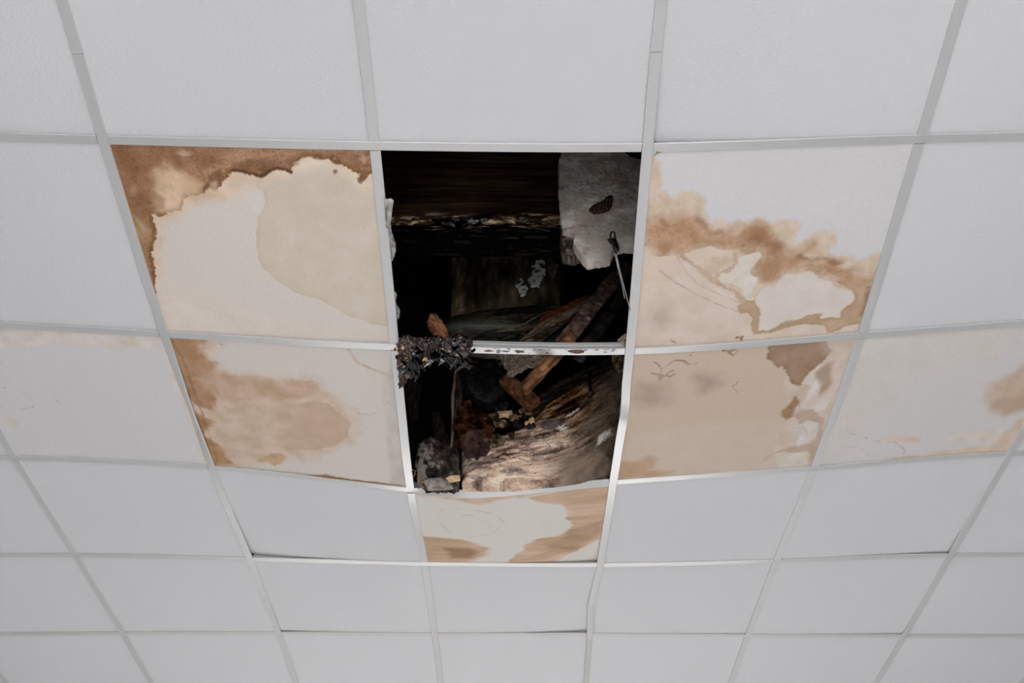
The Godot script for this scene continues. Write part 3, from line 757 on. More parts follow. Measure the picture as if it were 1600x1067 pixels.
func shape_field(pts: PackedVector2Array, line: float) -> PackedFloat32Array:
	# signed distance in units of a 400th of a tile, positive inside; coarse, then enlarged
	var g := 96 if line <= 0.0 else 200
	var out := PackedFloat32Array()
	out.resize(g * g)
	var n := pts.size()
	var closed := line <= 0.0
	for j in g:
		for i in g:
			var p := Vector2((i + 0.5) / g, (j + 0.5) / g) * 400.0
			var best := 1e9
			var inside := false
			for k in (n if closed else n - 1):
				var a := pts[k]
				var b := pts[(k + 1) % n]
				var ab := b - a
				var t := clampf((p - a).dot(ab) / maxf(ab.length_squared(), 1e-6), 0, 1)
				best = minf(best, p.distance_squared_to(a + ab * t))
				if closed and (a.y > p.y) != (b.y > p.y) and p.x < a.x + (p.y - a.y) * (b.x - a.x) / (b.y - a.y):
					inside = not inside
			var d := sqrt(best)
			out[j * g + i] = (d if inside else -d) if closed else line - d
	var im := Image.create_from_data(g, g, false, Image.FORMAT_RF, out.to_byte_array())
	im.resize(RES, RES, Image.INTERPOLATE_CUBIC)
	return im.get_data().to_float32_array()


func stained_material(key: String) -> StandardMaterial3D:
	if nb.is_empty():
		nb = [noise_bytes(0.022, 3, 5), noise_bytes(0.09, 4, 6), noise_bytes(0.012, 4, 7), noise_bytes(0.35, 2, 8)]
	var d: Dictionary = STAINS[key]
	var white: float = d.white
	var base := to_albedo(d.base, white)
	var R := PackedFloat32Array()
	var G := PackedFloat32Array()
	var B := PackedFloat32Array()
	R.resize(RES * RES)
	G.resize(RES * RES)
	B.resize(RES * RES)
	R.fill(base.r)
	G.fill(base.g)
	B.fill(base.b)
	var n0: PackedByteArray = nb[0]
	var n1: PackedByteArray = nb[1]
	var n2: PackedByteArray = nb[2]
	var n3: PackedByteArray = nb[3]
	var shift := 0
	for l: Dictionary in d.layers:
		shift = (shift + 41) % 120
		var pts := PackedVector2Array()
		var lo := Vector2(1e9, 1e9)
		var hi := -lo
		for k in range(0, l.p.size(), 2):
			var q := Vector2(l.p[k], l.p[k + 1]) * 0.4
			pts.append(q)
			lo = lo.min(q)
			hi = hi.max(q)
		var line: float = l.get("line", 0.0)
		var field := shape_field(pts, line)
		var soft: float = l.soft
		var warp: float = l.warp
		var tide: float = l.tide
		var tw: float = l.tw
		var mott: float = l.mott
		var alpha: float = l.a
		var st: float = l.get("st", 1.0)
		var fine := minf(1.0, 4.0 / soft)
		var col := to_albedo(l.col, white)
		var ring: float = l.get("ring", 0.0)
		var fd: Array = l.get("fd", [])
		var fade0 := Vector2.ZERO
		var fade := Vector2.ZERO
		if fd.size():
			fade0 = Vector2(fd[0], fd[1])
			fade = Vector2(fd[2], fd[3]) - fade0
			fade /= fade.length_squared()
		var pad := soft + warp * 2.0 + tw + line + 3.0
		var i0 := clampi(int((lo.x - pad) / 400.0 * RES), 0, RES)
		var i1 := clampi(int((hi.x + pad) / 400.0 * RES) + 1, 0, RES)
		var j0 := clampi(int((lo.y - pad) / 400.0 * RES), 0, RES)
		var j1 := clampi(int((hi.y + pad) / 400.0 * RES) + 1, 0, RES)
		for j in range(j0, j1):
			for i in range(i0, i1):
				var at := j * RES + i
				var na := (int((j + shift) % 640)) * 640 + int((i / st)) + shift
				var v0 := n0[na] / 127.5 - 1.0
				var v1 := n1[na] / 127.5 - 1.0
				var dd := field[at] + warp * (v0 + v1 * fine)
				if dd < -soft:
					continue
				var a := clampf(dd / soft + 0.5, 0.0, 1.0)
				a = a * a * (3.0 - 2.0 * a) * alpha
				var v2 := n2[na] / 127.5 - 1.0
				var k := 1.0 - mott * (v2 * 0.8 + v0 * 0.35 + v1 * 0.12)
				if fd.size():
					a *= smoothstep(0.0, 1.0, (Vector2(i, j) / RES - fade0).dot(fade))
				if ring > 0.0:
					# marbling: thin darker contour lines of the slow noise, as dried tide marks
					var w := absf(sin(v2 * 9.0 + v0 * 2.5 + v1 * 0.8))
					k *= 1.0 - ring * maxf(0.0, 1.0 - w * 2.2) + ring * 0.25 * w
				if tide != 0.0 and dd > -tw:
					var e := (dd - tw * 0.6) / tw
					k *= 1.0 - tide * exp(-e * e)
				R[at] += (col.r * lerpf(k, 1.0, 0.15) - R[at]) * a
				G[at] += (col.g * k - G[at]) * a
				B[at] += (col.b * k * lerpf(k, 1.0, 0.4) - B[at]) * a
	var bytes := PackedByteArray()
	bytes.resize(RES * RES * 3)
	for j in RES:
		for i in RES:
			var at := j * RES + i
			var g := 1.0 + 0.05 * (n3[j * 640 + i] / 127.5 - 1.0) + 0.02 * (n1[(639 - j) * 640 + i] / 127.5 - 1.0)
			bytes[at * 3] = int(clampf(pow(R[at] * g, 0.4545), 0, 1) * 255.0)
			bytes[at * 3 + 1] = int(clampf(pow(G[at] * g, 0.4545), 0, 1) * 255.0)
			bytes[at * 3 + 2] = int(clampf(pow(B[at] * g, 0.4545), 0, 1) * 255.0)
	var m := StandardMaterial3D.new()
	m.resource_name = "stained_tile"
	m.albedo_texture = ImageTexture.create_from_image(Image.create_from_data(RES, RES, false, Image.FORMAT_RGB8, bytes))
	m.texture_repeat = false
	m.roughness = 0.92
	m.metallic_specular = 0.25
	m.normal_enabled = true
	m.normal_texture = M.fibre
	m.normal_scale = 0.35
	return m


# ======================================================================= room
func room() -> void:
	var x := 3.3
	var z0 := -4.2
	var z1 := 3.0
	var t := 0.2
	var top := H + SLAB
	struct(obj("floor", boxes([[Vector3(-x - t, 0.2, z0 - t), Vector3(x + t, 0.4, z1 + t)]]), M.floor_vinyl))
	struct(obj("wall_left", boxes([[Vector3(-x - t, 0, z0 - t), Vector3(-x, top, z1 + t)]]), M.plaster_wall))
	struct(obj("wall_right", boxes([[Vector3(x, 0, z0 - t), Vector3(x + t, top, z1 + t)]]), M.plaster_wall))
	var wx := 1.6
	var sill := 0.5
	var head := 2.95
	struct(obj("wall_front", boxes([[Vector3(-x, 0, z0 - t), Vector3(x, top, z0)]]), M.plaster_wall))
	for w in [["wall_back", "window_1", z1, z1 + t, sill, head, wx]]:
		var a: float = w[2]
		var b: float = w[3]
		var lo: float = w[4]
		var hi: float = w[5]
		var hw: float = w[6]
		var mid := 0.25
		struct(obj(w[0], boxes([[Vector3(-x, 0, a), Vector3(x, lo, b)], [Vector3(-x, hi, a), Vector3(x, top, b)],
			[Vector3(-x, lo, a), Vector3(mid - hw, hi, b)], [Vector3(mid + hw, lo, a), Vector3(x, hi, b)]]), M.plaster_wall))
		var fr := []
		var m := (a + b) / 2
		for k in 5:
			var px := mid + lerpf(-hw, hw - 0.05, k / 4.0)
			fr.append([Vector3(px, lo, m - 0.025), Vector3(px + 0.05, hi, m + 0.025)])
		fr.append([Vector3(mid - hw, lo, m - 0.025), Vector3(mid + hw, lo + 0.05, m + 0.025)])
		fr.append([Vector3(mid - hw, hi - 0.05, m - 0.025), Vector3(mid + hw, hi, m + 0.025)])
		struct(obj(w[1], boxes(fr), M.frame_white))
	struct(obj("ground", boxes([[Vector3(-20, -0.4, z1 + t), Vector3(20, 0.3, 30)], [Vector3(-20, -0.4, -30), Vector3(20, 0.3, z0 - t)]]), M.floor_vinyl))


func void_above() -> void:
	var x := 3.3
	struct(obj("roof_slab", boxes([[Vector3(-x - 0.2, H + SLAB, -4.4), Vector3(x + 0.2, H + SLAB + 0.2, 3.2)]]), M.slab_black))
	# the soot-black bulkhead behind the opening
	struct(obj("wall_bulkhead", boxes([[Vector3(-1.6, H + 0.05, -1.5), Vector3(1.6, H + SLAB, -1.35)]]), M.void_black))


# ======================================================================= what lies in the opening
func seen(r: float, g: float, b: float, k := 0.62) -> Color:
	# a colour as it looks under the room's light -> linear base colour
	return Color(pow(r / 255.0, 2.2) / k, pow(g / 255.0, 2.2) / k, pow(b / 255.0, 2.2) / k)


func ramp(list: Array, t: float) -> Color:
	t = clampf(t, 0.0, 0.9999) * (list.size() - 1)
	var i := int(t)
	return (list[i] as Color).lerp(list[i + 1], t - i)


# grain runs along the direction g in the x-y plane
func grained(p: Vector3, g: float, long: float, across: float) -> Vector3:
	var c := cos(g)
	var s := sin(g)
	return Vector3((p.x * c + p.y * s) * long, (-p.x * s + p.y * c) * across, p.z * across)


func paint(kind: String, p: Vector3) -> Color:
	match kind:
		"log":
			return paint_log(p)
		"stump":
			var t := 0.5 + 0.75 * fbm("a", p * 26.0) + 0.3 * fbm("b", grained(p, -0.3, 60, 260))
			var c := ramp([seen(20, 18, 17), seen(40, 36, 33), seen(64, 57, 52), seen(92, 83, 76)], t)
			var pale := smoothstep(0.05, 0.45, fbm("c", p * 30.0 + Vector3(3.1, 0, 0)) + 0.8 * bump(p.x, -0.045, 0.04) * bump(p.y, 0.03, 0.03) + 0.9 * bump(p.x, -0.05, 0.035) * bump(p.y, -0.035, 0.03) - 0.25)
			return c.lerp(seen(168, 158, 148), pale * 0.4)
		"stone":
			return ramp([seen(88, 84, 80), seen(128, 122, 116), seen(150, 142, 134)], 0.5 + 0.8 * fbm("b", p * 40.0))
		"tan":
			return ramp([seen(120, 92, 66), seen(186, 156, 122), seen(206, 180, 150)], 0.55 + 0.7 * fbm("b", grained(p, 0.1, 40, 220)))
		"plaster":
			var big := fbm("c", p * 10.0)
			var t := 0.55 + 0.4 * big + 0.25 * fbm("a", p * 30.0) + 0.18 * fbm("b", p * 90.0)
			var c := ramp([seen(84, 79, 72, 0.45), seen(122, 117, 109, 0.45), seen(144, 140, 133, 0.45), seen(164, 161, 154, 0.45)], t)
			# layers of skim coat that have flaked: two tones with a shadowed lip between them
			var coat := fbm("a", Vector3(p.x * 13.0 + 4.0, p.y * 17.0, 0.7)) + 0.25 * fbm("b", p * 45.0)
			c = c.lerp(seen(126, 113, 100, 0.45), 0.55 * smoothstep(0.10, 0.13, coat))
			c = c.lerp(seen(168, 166, 160, 0.45), 0.5 * smoothstep(-0.26, -0.29, coat))
			c = c.lerp(seen(72, 66, 59, 0.45), 0.5 * bump(coat, 0.10, 0.018))
			var crack := absf(fbm("e", Vector3(p.x * 3.0, p.y * 8.0, 0.3)))
			c = c.lerp(seen(58, 53, 47, 0.45), 0.7 * smoothstep(0.02, 0.0, crack))
			c = c.lerp(seen(98, 95, 89, 0.45), 0.6 * smoothstep(-0.05, -0.075, p.y - 0.10 * p.x + 0.02 * big) * smoothstep(-0.12, 0.0, p.x))
			return c
		"mortar":
			var t := 0.5 + 0.9 * fbm("b", p * 90.0)
			return ramp([seen(22, 20, 17), seen(56, 50, 43), seen(104, 94, 82)], t)
		"spall":
			return ramp([seen(28, 22, 19), seen(52, 40, 34), seen(96, 80, 68)], 0.42 + 0.8 * fbm("b", p * 140.0))
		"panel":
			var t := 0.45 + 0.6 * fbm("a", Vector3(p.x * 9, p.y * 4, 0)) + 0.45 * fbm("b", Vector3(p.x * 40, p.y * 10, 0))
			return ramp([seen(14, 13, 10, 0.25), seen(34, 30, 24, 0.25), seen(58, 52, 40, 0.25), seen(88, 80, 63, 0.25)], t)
		"flake":
			return ramp([seen(110, 114, 106, 0.25), seen(130, 136, 128, 0.25), seen(138, 142, 134, 0.25)], 0.5 + 0.7 * fbm("b", p * 40.0)).lerp(seen(34, 30, 24, 0.25), smoothstep(0.12, 0.3, fbm("a", p * 42.0)))
		"flake_dim":
			return ramp([seen(40, 36, 28, 0.25), seen(72, 66, 54, 0.25)], 0.5 + 0.7 * fbm("b", p * 40.0))
		"wet_board":
			var t := 0.38 + 0.7 * fbm("a", grained(p, 0.16, 5, 46)) + 0.5 * fbm("b", grained(p, 0.2, 12, 170))
			var c := ramp([seen(10, 10, 8), seen(26, 25, 20), seen(52, 49, 40), seen(96, 92, 78)], t)
			return c.lerp(seen(96, 98, 90), 0.7 * bump(p.x, -0.1, 0.09) * bump(p.y, 0.0, 0.012))  # pale streak paints a wet highlight into the board's colour
		"rust":
			return ramp([seen(26, 15, 11), seen(66, 36, 24), seen(108, 62, 40)], 0.5 + 0.7 * fbm("b", grained(p, 0.5, 40, 160)))
		"rust_dark":
			var t := 0.42 + 0.6 * fbm("a", p * 30.0) + 0.35 * fbm("b", p * 120.0)
			return ramp([seen(12, 9, 8), seen(32, 21, 17), seen(66, 42, 30), seen(116, 76, 52)], t)
		"pale":
			return ramp([seen(30, 26, 20), seen(74, 64, 50), seen(126, 110, 88)], 0.5 + 0.8 * fbm("b", grained(p, 0.55, 30, 320)))
		"brown":
			var t := 0.5 + 0.5 * fbm("a", grained(p, -0.9, 18, 90)) + 0.4 * fbm("b", grained(p, -0.9, 40, 300))
			return ramp([seen(38, 25, 18), seen(84, 56, 39), seen(126, 88, 62), seen(158, 118, 88)], t)
		"brown_batten":
			var t := 0.45 + 0.6 * fbm("a", grained(p, 0.9, 7, 80)) + 0.45 * fbm("b", grained(p, 0.9, 20, 300))
			return ramp([seen(26, 18, 14), seen(62, 42, 30), seen(104, 73, 52), seen(150, 112, 82)], t)
		"brown_block":
			var t := 0.5 + 0.5 * fbm("a", grained(p, -0.65, 18, 90)) + 0.4 * fbm("b", grained(p, -0.65, 40, 300))
			return ramp([seen(26, 17, 13), seen(64, 42, 30), seen(106, 72, 50), seen(146, 106, 76)], t)
		"tar":
			var c := ramp([seen(7, 7, 7), seen(16, 15, 16), seen(30, 28, 28)], 0.5 + 0.8 * fbm("b", p * 60.0))
			var speck := smoothstep(0.28, 0.5, fbm("b", p * 130.0 + Vector3(7, 0, 0)) + 0.2 * bump(p.x, -0.08, 0.05))
			return c.lerp(seen(150, 112, 98), speck * 0.8)
		"pitch":
			return ramp([seen(7, 7, 7), seen(18, 17, 17)], 0.5 + 0.8 * fbm("b", p * 60.0))
		"char":
			var t := 0.4 + 0.5 * fbm("a", p * 24.0) + 0.4 * fbm("b", p * 110.0)
			var c := ramp([seen(16, 15, 15), seen(32, 30, 31), seen(50, 47, 48), seen(70, 66, 66)], t)
			return c.lerp(seen(8, 8, 8), smoothstep(0.06, 0.0, absf(fbm("c", p * 18.0))) * 0.8)
		"char_brown":
			var t := 0.42 + 0.5 * fbm("a", grained(p, -0.9, 12, 90)) + 0.4 * fbm("b", grained(p, -0.9, 30, 300))
			return ramp([seen(20, 17, 16, 0.3), seen(42, 34, 32, 0.3), seen(74, 60, 54, 0.3), seen(120, 100, 88, 0.3)], t)
		"stake":
			var t := 0.35 + 0.5 * fbm("a", grained(p, 1.55, 14, 70)) + 0.35 * fbm("b", grained(p, 1.55, 40, 240)) + 0.7 * smoothstep(-0.003, -0.014, p.x)
			return ramp([seen(14, 13, 12), seen(34, 29, 27), seen(80, 66, 56), seen(140, 118, 98)], t)
		"knob":
			var t := 0.5 + 0.6 * fbm("a", p * 30.0) + 0.3 * fbm("b", p * 120.0)
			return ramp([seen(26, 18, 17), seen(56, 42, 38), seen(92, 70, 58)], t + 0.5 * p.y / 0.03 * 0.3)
		"beam":
			var long := Vector3(p.x * 1.6, p.y * 30.0 + 0.4 * sin(p.x * 5.0), p.z * 30.0)
			var t := 0.42 + 0.26 * fbm("a", long) + 0.26 * fbm("b", Vector3(p.x * 5.0, p.y * 170.0, p.z * 170.0)) + 0.22 * fbm("c", Vector3(p.x * 4.0, p.y * 5.0, 0))
			if p.z < 0.055:   # underside painted darker than the front, standing in for shade
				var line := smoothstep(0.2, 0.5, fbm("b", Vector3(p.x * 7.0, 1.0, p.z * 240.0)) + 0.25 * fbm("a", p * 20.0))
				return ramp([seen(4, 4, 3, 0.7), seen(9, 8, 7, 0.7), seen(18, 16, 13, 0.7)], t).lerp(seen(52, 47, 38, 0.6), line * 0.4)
			var c := ramp([seen(9, 7, 6, 0.26), seen(24, 18, 15, 0.26), seen(40, 31, 25, 0.26), seen(64, 50, 40, 0.26)], t)
			# the lower arris is worn to pale fibre
			var low := smoothstep(-0.138, -0.158, p.y + 0.012 * fbm("c", Vector3(p.x * 9.0, 0, 0)))
			var fray := smoothstep(-0.02, 0.35, fbm("b", Vector3(p.x * 14.0, p.y * 170.0, 0)) + 0.5 * fbm("a", Vector3(p.x * 10.0, p.y * 20.0, 2)) + 0.12 * bump(p.x, 0.07, 0.12))
			return c.lerp(seen(150, 128, 98, 0.36), low * fray * 0.9)
		"dark_wood":
			var t := 0.45 + 0.5 * fbm("a", grained(p, 0.42, 10, 60)) + 0.4 * fbm("b", grained(p, 0.42, 30, 220))
			var c := ramp([seen(18, 15, 13), seen(46, 40, 35), seen(84, 74, 64), seen(122, 108, 92)], t)
			return c
		"bark":
			var t := 0.42 + 0.6 * fbm("a", p * 34.0) + 0.35 * fbm("b", p * 150.0)
			return ramp([seen(24, 20, 17), seen(58, 48, 38), seen(122, 102, 78), seen(176, 152, 122)], t)
		"cream":
			return ramp([seen(70, 56, 42), seen(160, 138, 110), seen(200, 182, 156)], 0.45 + 0.9 * fbm("b", p * 80.0))
		"paper":
			return ramp([seen(92, 90, 84), seen(146, 144, 138), seen(190, 188, 182)], 0.55 + 0.8 * fbm("b", p * 60.0))
		"wool":
			return ramp([seen(40, 36, 32), seen(92, 84, 74), seen(140, 130, 116)], 0.5 + 0.9 * fbm("b", grained(p, 0.9, 60, 300)))
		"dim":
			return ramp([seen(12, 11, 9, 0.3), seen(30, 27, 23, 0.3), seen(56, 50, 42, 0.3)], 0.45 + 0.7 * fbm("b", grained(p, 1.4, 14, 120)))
	return Color(0.2, 0.2, 0.2)


func paint_log(p: Vector3) -> Color:
	# local metres: x right, y up; the grain follows the trunk up to the right
	var ang := 0.2 + 0.5 * smoothstep(-0.14, 0.14, p.x)
	var q := grained(p, ang, 1.0, 1.0)
	var big := fbm("c", Vector3(q.x * 7, q.y * 14, 0.0))
	var mid := fbm("a", Vector3(q.x * 6, q.y * 26, p.z * 8))
	var fine := fbm("b", Vector3(q.x * 13, q.y * 76, p.z * 16))
	var grit := fbm("e", p * 90.0)
	var t := 0.5 + 0.25 * big + 0.6 * mid + 0.75 * fine + 0.38 * grit
	var tan_ := ramp([seen(58, 44, 36), seen(122, 100, 86), seen(174, 149, 129), seen(197, 173, 152), seen(218, 198, 178)], t + 0.04)
	var brown := ramp([seen(26, 17, 13), seen(62, 42, 31), seen(112, 80, 57), seen(164, 128, 96), seen(206, 178, 146)], t - 0.06)
	var grey := ramp([seen(48, 42, 37), seen(86, 76, 66), seen(112, 100, 88), seen(132, 120, 107)], 0.5 + 0.3 * big + 0.25 * mid + 0.12 * fine)
	tan_ = tan_.lerp(ramp([seen(60, 50, 47), seen(112, 97, 92), seen(150, 134, 126)], t), 0.75 * smoothstep(0.08, 0.3, fbm("a", Vector3(q.x * 16, q.y * 34, 9.0))))
	var c := tan_.lerp(brown, smoothstep(-0.12, 0.03, p.x + 0.9 * p.y + 0.10 * big))
	var to_grey := 0.9 * smoothstep(0.04, 0.17, p.x - 0.35 * p.y + 0.08 * big + 0.03 * mid)
	c = c.lerp(grey, to_grey)
	# rust-orange rot along the middle of the curve
	var rot := bump(p.x - 0.5 * p.y, 0.0, 0.1) * bump(p.y, 0.03, 0.06)
	c = c.lerp(ramp([seen(44, 24, 14), seen(112, 66, 36), seen(172, 116, 70), seen(214, 168, 118)], t), rot * smoothstep(-0.2, 0.35, big + 0.5 * mid) * 0.9)
	# slate-grey bare patch with white mould beside it
	c = c.lerp(seen(98, 88, 86), 0.85 * smoothstep(0.4, 0.6, bump(p.x, 0.0, 0.035) * bump(p.y, -0.05, 0.026) + 0.35 * mid))
	var white := bump(p.x, 0.034, 0.026) * bump(p.y, -0.068, 0.016) + 0.95 * bump(p.x - 0.6 * p.y, 0.215, 0.016) * bump(p.y, -0.09, 0.034) + 0.8 * bump(p.x - 1.3 * p.y, 0.085, 0.014) * bump(p.x, 0.07, 0.03)
	c = c.lerp(seen(216, 208, 200), 0.85 * smoothstep(0.4, 0.8, white + 0.6 * fine + 0.35 * grit))
	# dark splits along the grain, rotted band near the lower edge
	var split := smoothstep(0.05, 0.0, absf(fbm("c", Vector3(q.x * 6, q.y * 40, 5.0)))) * (1.0 - 0.8 * to_grey)
	c = c.lerp(seen(40, 25, 17), 0.5 * split * smoothstep(-0.1, 0.3, big + 0.3))
	var band := bump(p.x, -0.1, 0.06) * bump(p.y, -0.1, 0.018)
	c = c.lerp(seen(70, 46, 30), 0.6 * smoothstep(0.4, 0.9, band + 0.5 * mid + 0.5 * grit))
	var pit := smoothstep(0.42, 0.6, grit + 0.35 * mid + 0.2 * rot)
	c = c.lerp(seen(30, 19, 13), pit * 0.8 * (1.0 - to_grey))
	# dark stringy bark along the upper edge
	var edge := smoothstep(0.05, 0.085, p.y - 0.5 * p.x + 0.03 * big)
	c = c.lerp(ramp([seen(22, 17, 14), seen(58, 45, 36), seen(120, 98, 76), seen(170, 146, 116)], t), edge * 0.85)
	return c


# a solid lump with a given outline in its own x-y plane: rounded over towards a rim, rough all over
func chunk(key: String, thick: float, kind: String, round_ := 4.0, rough := 0.004, freq := 30.0, na := 96, rings := 18, ragged := 0.0) -> ArrayMesh:
	var o: Array = SHAPES[key].o
	var pts := PackedVector2Array()
	for i in range(0, o.size(), 2):
		pts.append(Vector2(o[i], o[i + 1]) * 0.001)
	var n := pts.size()
	var area := 0.0
	var cen := Vector2.ZERO
	for i in n:
		var a := pts[i]
		var b := pts[(i + 1) % n]
		var w := a.cross(b)
		area += w
		cen += (a + b) * w
	cen /= 3.0 * area
	var lens := PackedFloat32Array([0.0])
	for i in n:
		lens.append(lens[i] + pts[i].distance_to(pts[(i + 1) % n]))
	var rim := PackedVector2Array()
	var seg := 0
	for i in na:
		var d := lens[n] * i / na
		while lens[seg + 1] < d:
			seg += 1
		rim.append(pts[seg].lerp(pts[(seg + 1) % n], (d - lens[seg]) / maxf(lens[seg + 1] - lens[seg], 1e-6)))
	var v := PackedVector3Array()
	var col := PackedColorArray()
	var idx := PackedInt32Array()
	var off := Vector3(key.length() * 1.7, na * 0.1, thick * 40.0)
	for k in range(1, 2 * rings):
		var side := 1.0 if k <= rings else -1.0
		var q := float(k if k <= rings else 2 * rings - k) / rings
		var s := 1.0 - pow(1.0 - q, 1.7)
		var depth := side * thick * 0.5 * pow(maxf(0.0, 1.0 - pow(s, round_)), 1.0 / round_)
		for i in na:
			var e := rim[i] - cen
			var flat := cen + e * s
			var p := Vector3(flat.x, flat.y, depth)
			var out := Vector3(e.x, e.y, 0).normalized()
			var dir := (out * pow(s, 3.0) + Vector3(0, 0, side) * (1.0 - pow(s, 3.0))).normalized()
			var here := Vector3(flat.x, flat.y, depth + 0.3)
			if kind == "log":
				here = grained(here, 0.25 + 0.5 * smoothstep(-0.1, 0.15, flat.x), 0.35, 1.6)
			var edge_calm := 1.0 - 0.85 * pow(s, 8.0) if kind == "log" else 1.0
			p += dir * rough * edge_calm * (fbm("a", here * freq + off) + 0.55 * fbm("b", here * freq * 3.5 + off))
			if ragged > 0.0:
				p += out * ragged * pow(s, 6.0) * (fbm("b", Vector3(rim[i].x, rim[i].y, 0) * 60.0 + off) * 1.3)
			v.append(p)
			col.append(paint(kind, Vector3(p.x, p.y, p.z)))
	for k in 2 * rings - 2:
		for i in na:
			var a := k * na + i
			var b := k * na + (i + 1) % na
			idx.append_array([a, b, a + na, b, b + na, a + na])
	for end in 2:   # one vertex closes each side in the middle
		var first := 0 if end == 0 else (2 * rings - 2) * na
		var mid := Vector3.ZERO
		for i in na:
			mid += v[first + i]
		mid /= na
		v.append(mid)
		col.append(paint(kind, mid))
		for i in na:
			var a := first + i
			var b := first + (i + 1) % na
			idx.append_array([v.size() - 1, b, a] if end == 0 else [v.size() - 1, a, b])
	return build(v, idx, col)


# a board or stick along points (absolute), with a rounded oblong section and frayed ends; coordinates relative to the first
func board(line: PackedVector3Array, w: float, t: float, face: Vector3, kind: String, rough := 0.002, fray := 0.01, steps := 40, taper := 0.0) -> ArrayMesh:
	var v := PackedVector3Array()
	var col := PackedColorArray()
	var idx := PackedInt32Array()
	var ns := 20
	var c3 := Curve3D.new()
	for p in line:
		c3.add_point(p - line[0])
	var total := c3.get_baked_length()
	for k in steps + 3:
		var q := clampf(float(k - 1) / steps, 0.0, 1.0)
		var p := c3.sample_baked(q * total, true)
		var ahead := (c3.sample_baked(minf(q * total + 0.01, total), true) - c3.sample_baked(maxf(q * total - 0.01, 0), true)).normalized()
		var across := ahead.cross(face).normalized()
		var up := across.cross(ahead)
		var shrink := 0.02 if (k == 0 or k == steps + 2) else 1.0
		shrink *= 1.0 - taper * absf(2.0 * q - 1.0) if taper >= 0.0 else 1.0 + taper * q
		for i in ns:
			var a := TAU * i / ns
			var x := signf(cos(a)) * pow(absf(cos(a)), 0.45) * w * 0.5 * shrink
			var y := signf(sin(a)) * pow(absf(sin(a)), 0.45) * t * 0.5 * shrink
			var at := Vector3(q * total * 12.0, x * 90.0 + i * 0.01, y * 90.0)
			var r := 1.0 + rough / w * 2.0 * fbm("a", at + Vector3(0, w * 90, total * 7))
			var endwise := 0.0
			if k <= 1:
				endwise = -fray * (0.5 + fbm("b", Vector3(x * 120, y * 120, total)))
			elif k >= steps + 1:
				endwise = fray * (0.5 + fbm("b", Vector3(x * 120, y * 120, total + 3.0)))
			var pos := p + across * x * r + up * y * r + ahead * endwise
			v.append(pos)
			col.append(paint(kind, pos))
	for k in steps + 2:
		for i in ns:
			var a := k * ns + i
			var b := k * ns + (i + 1) % ns
			idx.append_array([a, b, a + ns, b, b + ns, a + ns])
	return build(v, idx, col)


# a squared timber along x, finely divided where the opening shows it
func timber(half: float, hy: float, hz: float) -> ArrayMesh:
	var xs := [-half, -1.0, -0.6]
	for k in 241:
		xs.append(lerpf(-0.42, 0.42, k / 240.0))
	xs.append_array([0.6, 1.0, half])
	var ring := PackedVector2Array()
	for k in 90:
		ring.append(Vector2(lerpf(hy, -hy, k / 90.0), hz))
	for k in 36:
		ring.append(Vector2(-hy, lerpf(hz, -hz, k / 36.0)))
	for k in 6:
		ring.append(Vector2(lerpf(-hy, hy, k / 6.0), -hz))
	for k in 6:
		ring.append(Vector2(hy, lerpf(-hz, hz, k / 6.0)))
	var n := ring.size()
	var v := PackedVector3Array()
	var col := PackedColorArray()
	var idx := PackedInt32Array()
	for j in xs.size():
		for i in n:
			var p := Vector3(xs[j], ring[i].x, ring[i].y)
			if j == 0 or j == xs.size() - 1:
				v.append(Vector3(p.x, p.y * 0.02, p.z * 0.02))
				col.append(Color(0.02, 0.015, 0.01))
				continue
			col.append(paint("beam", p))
			var near := bump(p.y, -hy, 0.02) * bump(p.z, hz, 0.02)
			p.z += 0.0035 * fbm("a", Vector3(p.x * 2.0, p.y * 50.0, p.z * 20.0)) + 0.002 * fbm("b", Vector3(p.x * 6.0, p.y * 200.0, 0))
			p.y += near * (0.006 + 0.010 * fbm("b", Vector3(p.x * 16.0, p.z * 40.0, 0)))
			p.z -= near * (0.006 + 0.012 * fbm("a", Vector3(p.x * 12.0, p.y * 90.0, 3)))
			v.append(p)
	for j in xs.size() - 1:
		for i in n:
			var a := j * n + i
			var b := j * n + (i + 1) % n
			idx.append_array([a, b, a + n, b, b + n, a + n])
	return build(v, idx, col)


func line_of(key: String) -> PackedVector3Array:
	var l: Array = SHAPES[key].l
	var out := PackedVector3Array()
	for i in range(0, l.size(), 3):
		out.append(Vector3(l[i] * 0.001, H + l[i + 1] * 0.001, l[i + 2] * 0.001))
	return out


func tube(line: PackedVector3Array, r: float, base: Vector3, sides := 8) -> ArrayMesh:
	var c3 := Curve3D.new()
	for i in line.size():
		var prev := line[maxi(i - 1, 0)]
		var next := line[mini(i + 1, line.size() - 1)]
		var h := (next - prev) / 6.0
		c3.add_point(line[i] - base, -h, h)
	c3.bake_interval = 0.004
	var n := maxi(4, int(c3.get_baked_length() / 0.006))
	var v := PackedVector3Array()
	var idx := PackedInt32Array()
	for k in n + 1:
		var d := c3.get_baked_length() * k / n
		var p := c3.sample_baked(d, true)
		var ah := (c3.sample_baked(minf(d + 0.002, c3.get_baked_length()), true) - c3.sample_baked(maxf(d - 0.002, 0), true)).normalized()
		var a := ah.cross(Vector3(0.3, 0.2, 1)).normalized()
		var b := ah.cross(a)
		for i in sides:
			v.append(p + (a * cos(TAU * i / sides) + b * sin(TAU * i / sides)) * r * (0.35 if k == n or k == 0 else 1.0))
	for k in n:
		for i in sides:
			var a := k * sides + i
			var b := k * sides + (i + 1) % sides
			idx.append_array([a, b, a + sides, b, b + sides, a + sides])
	return build(v, idx)


func place(key: String) -> Vector3:
	var a: Array = SHAPES[key].at
	return Vector3(a[0], H + a[1], a[2])


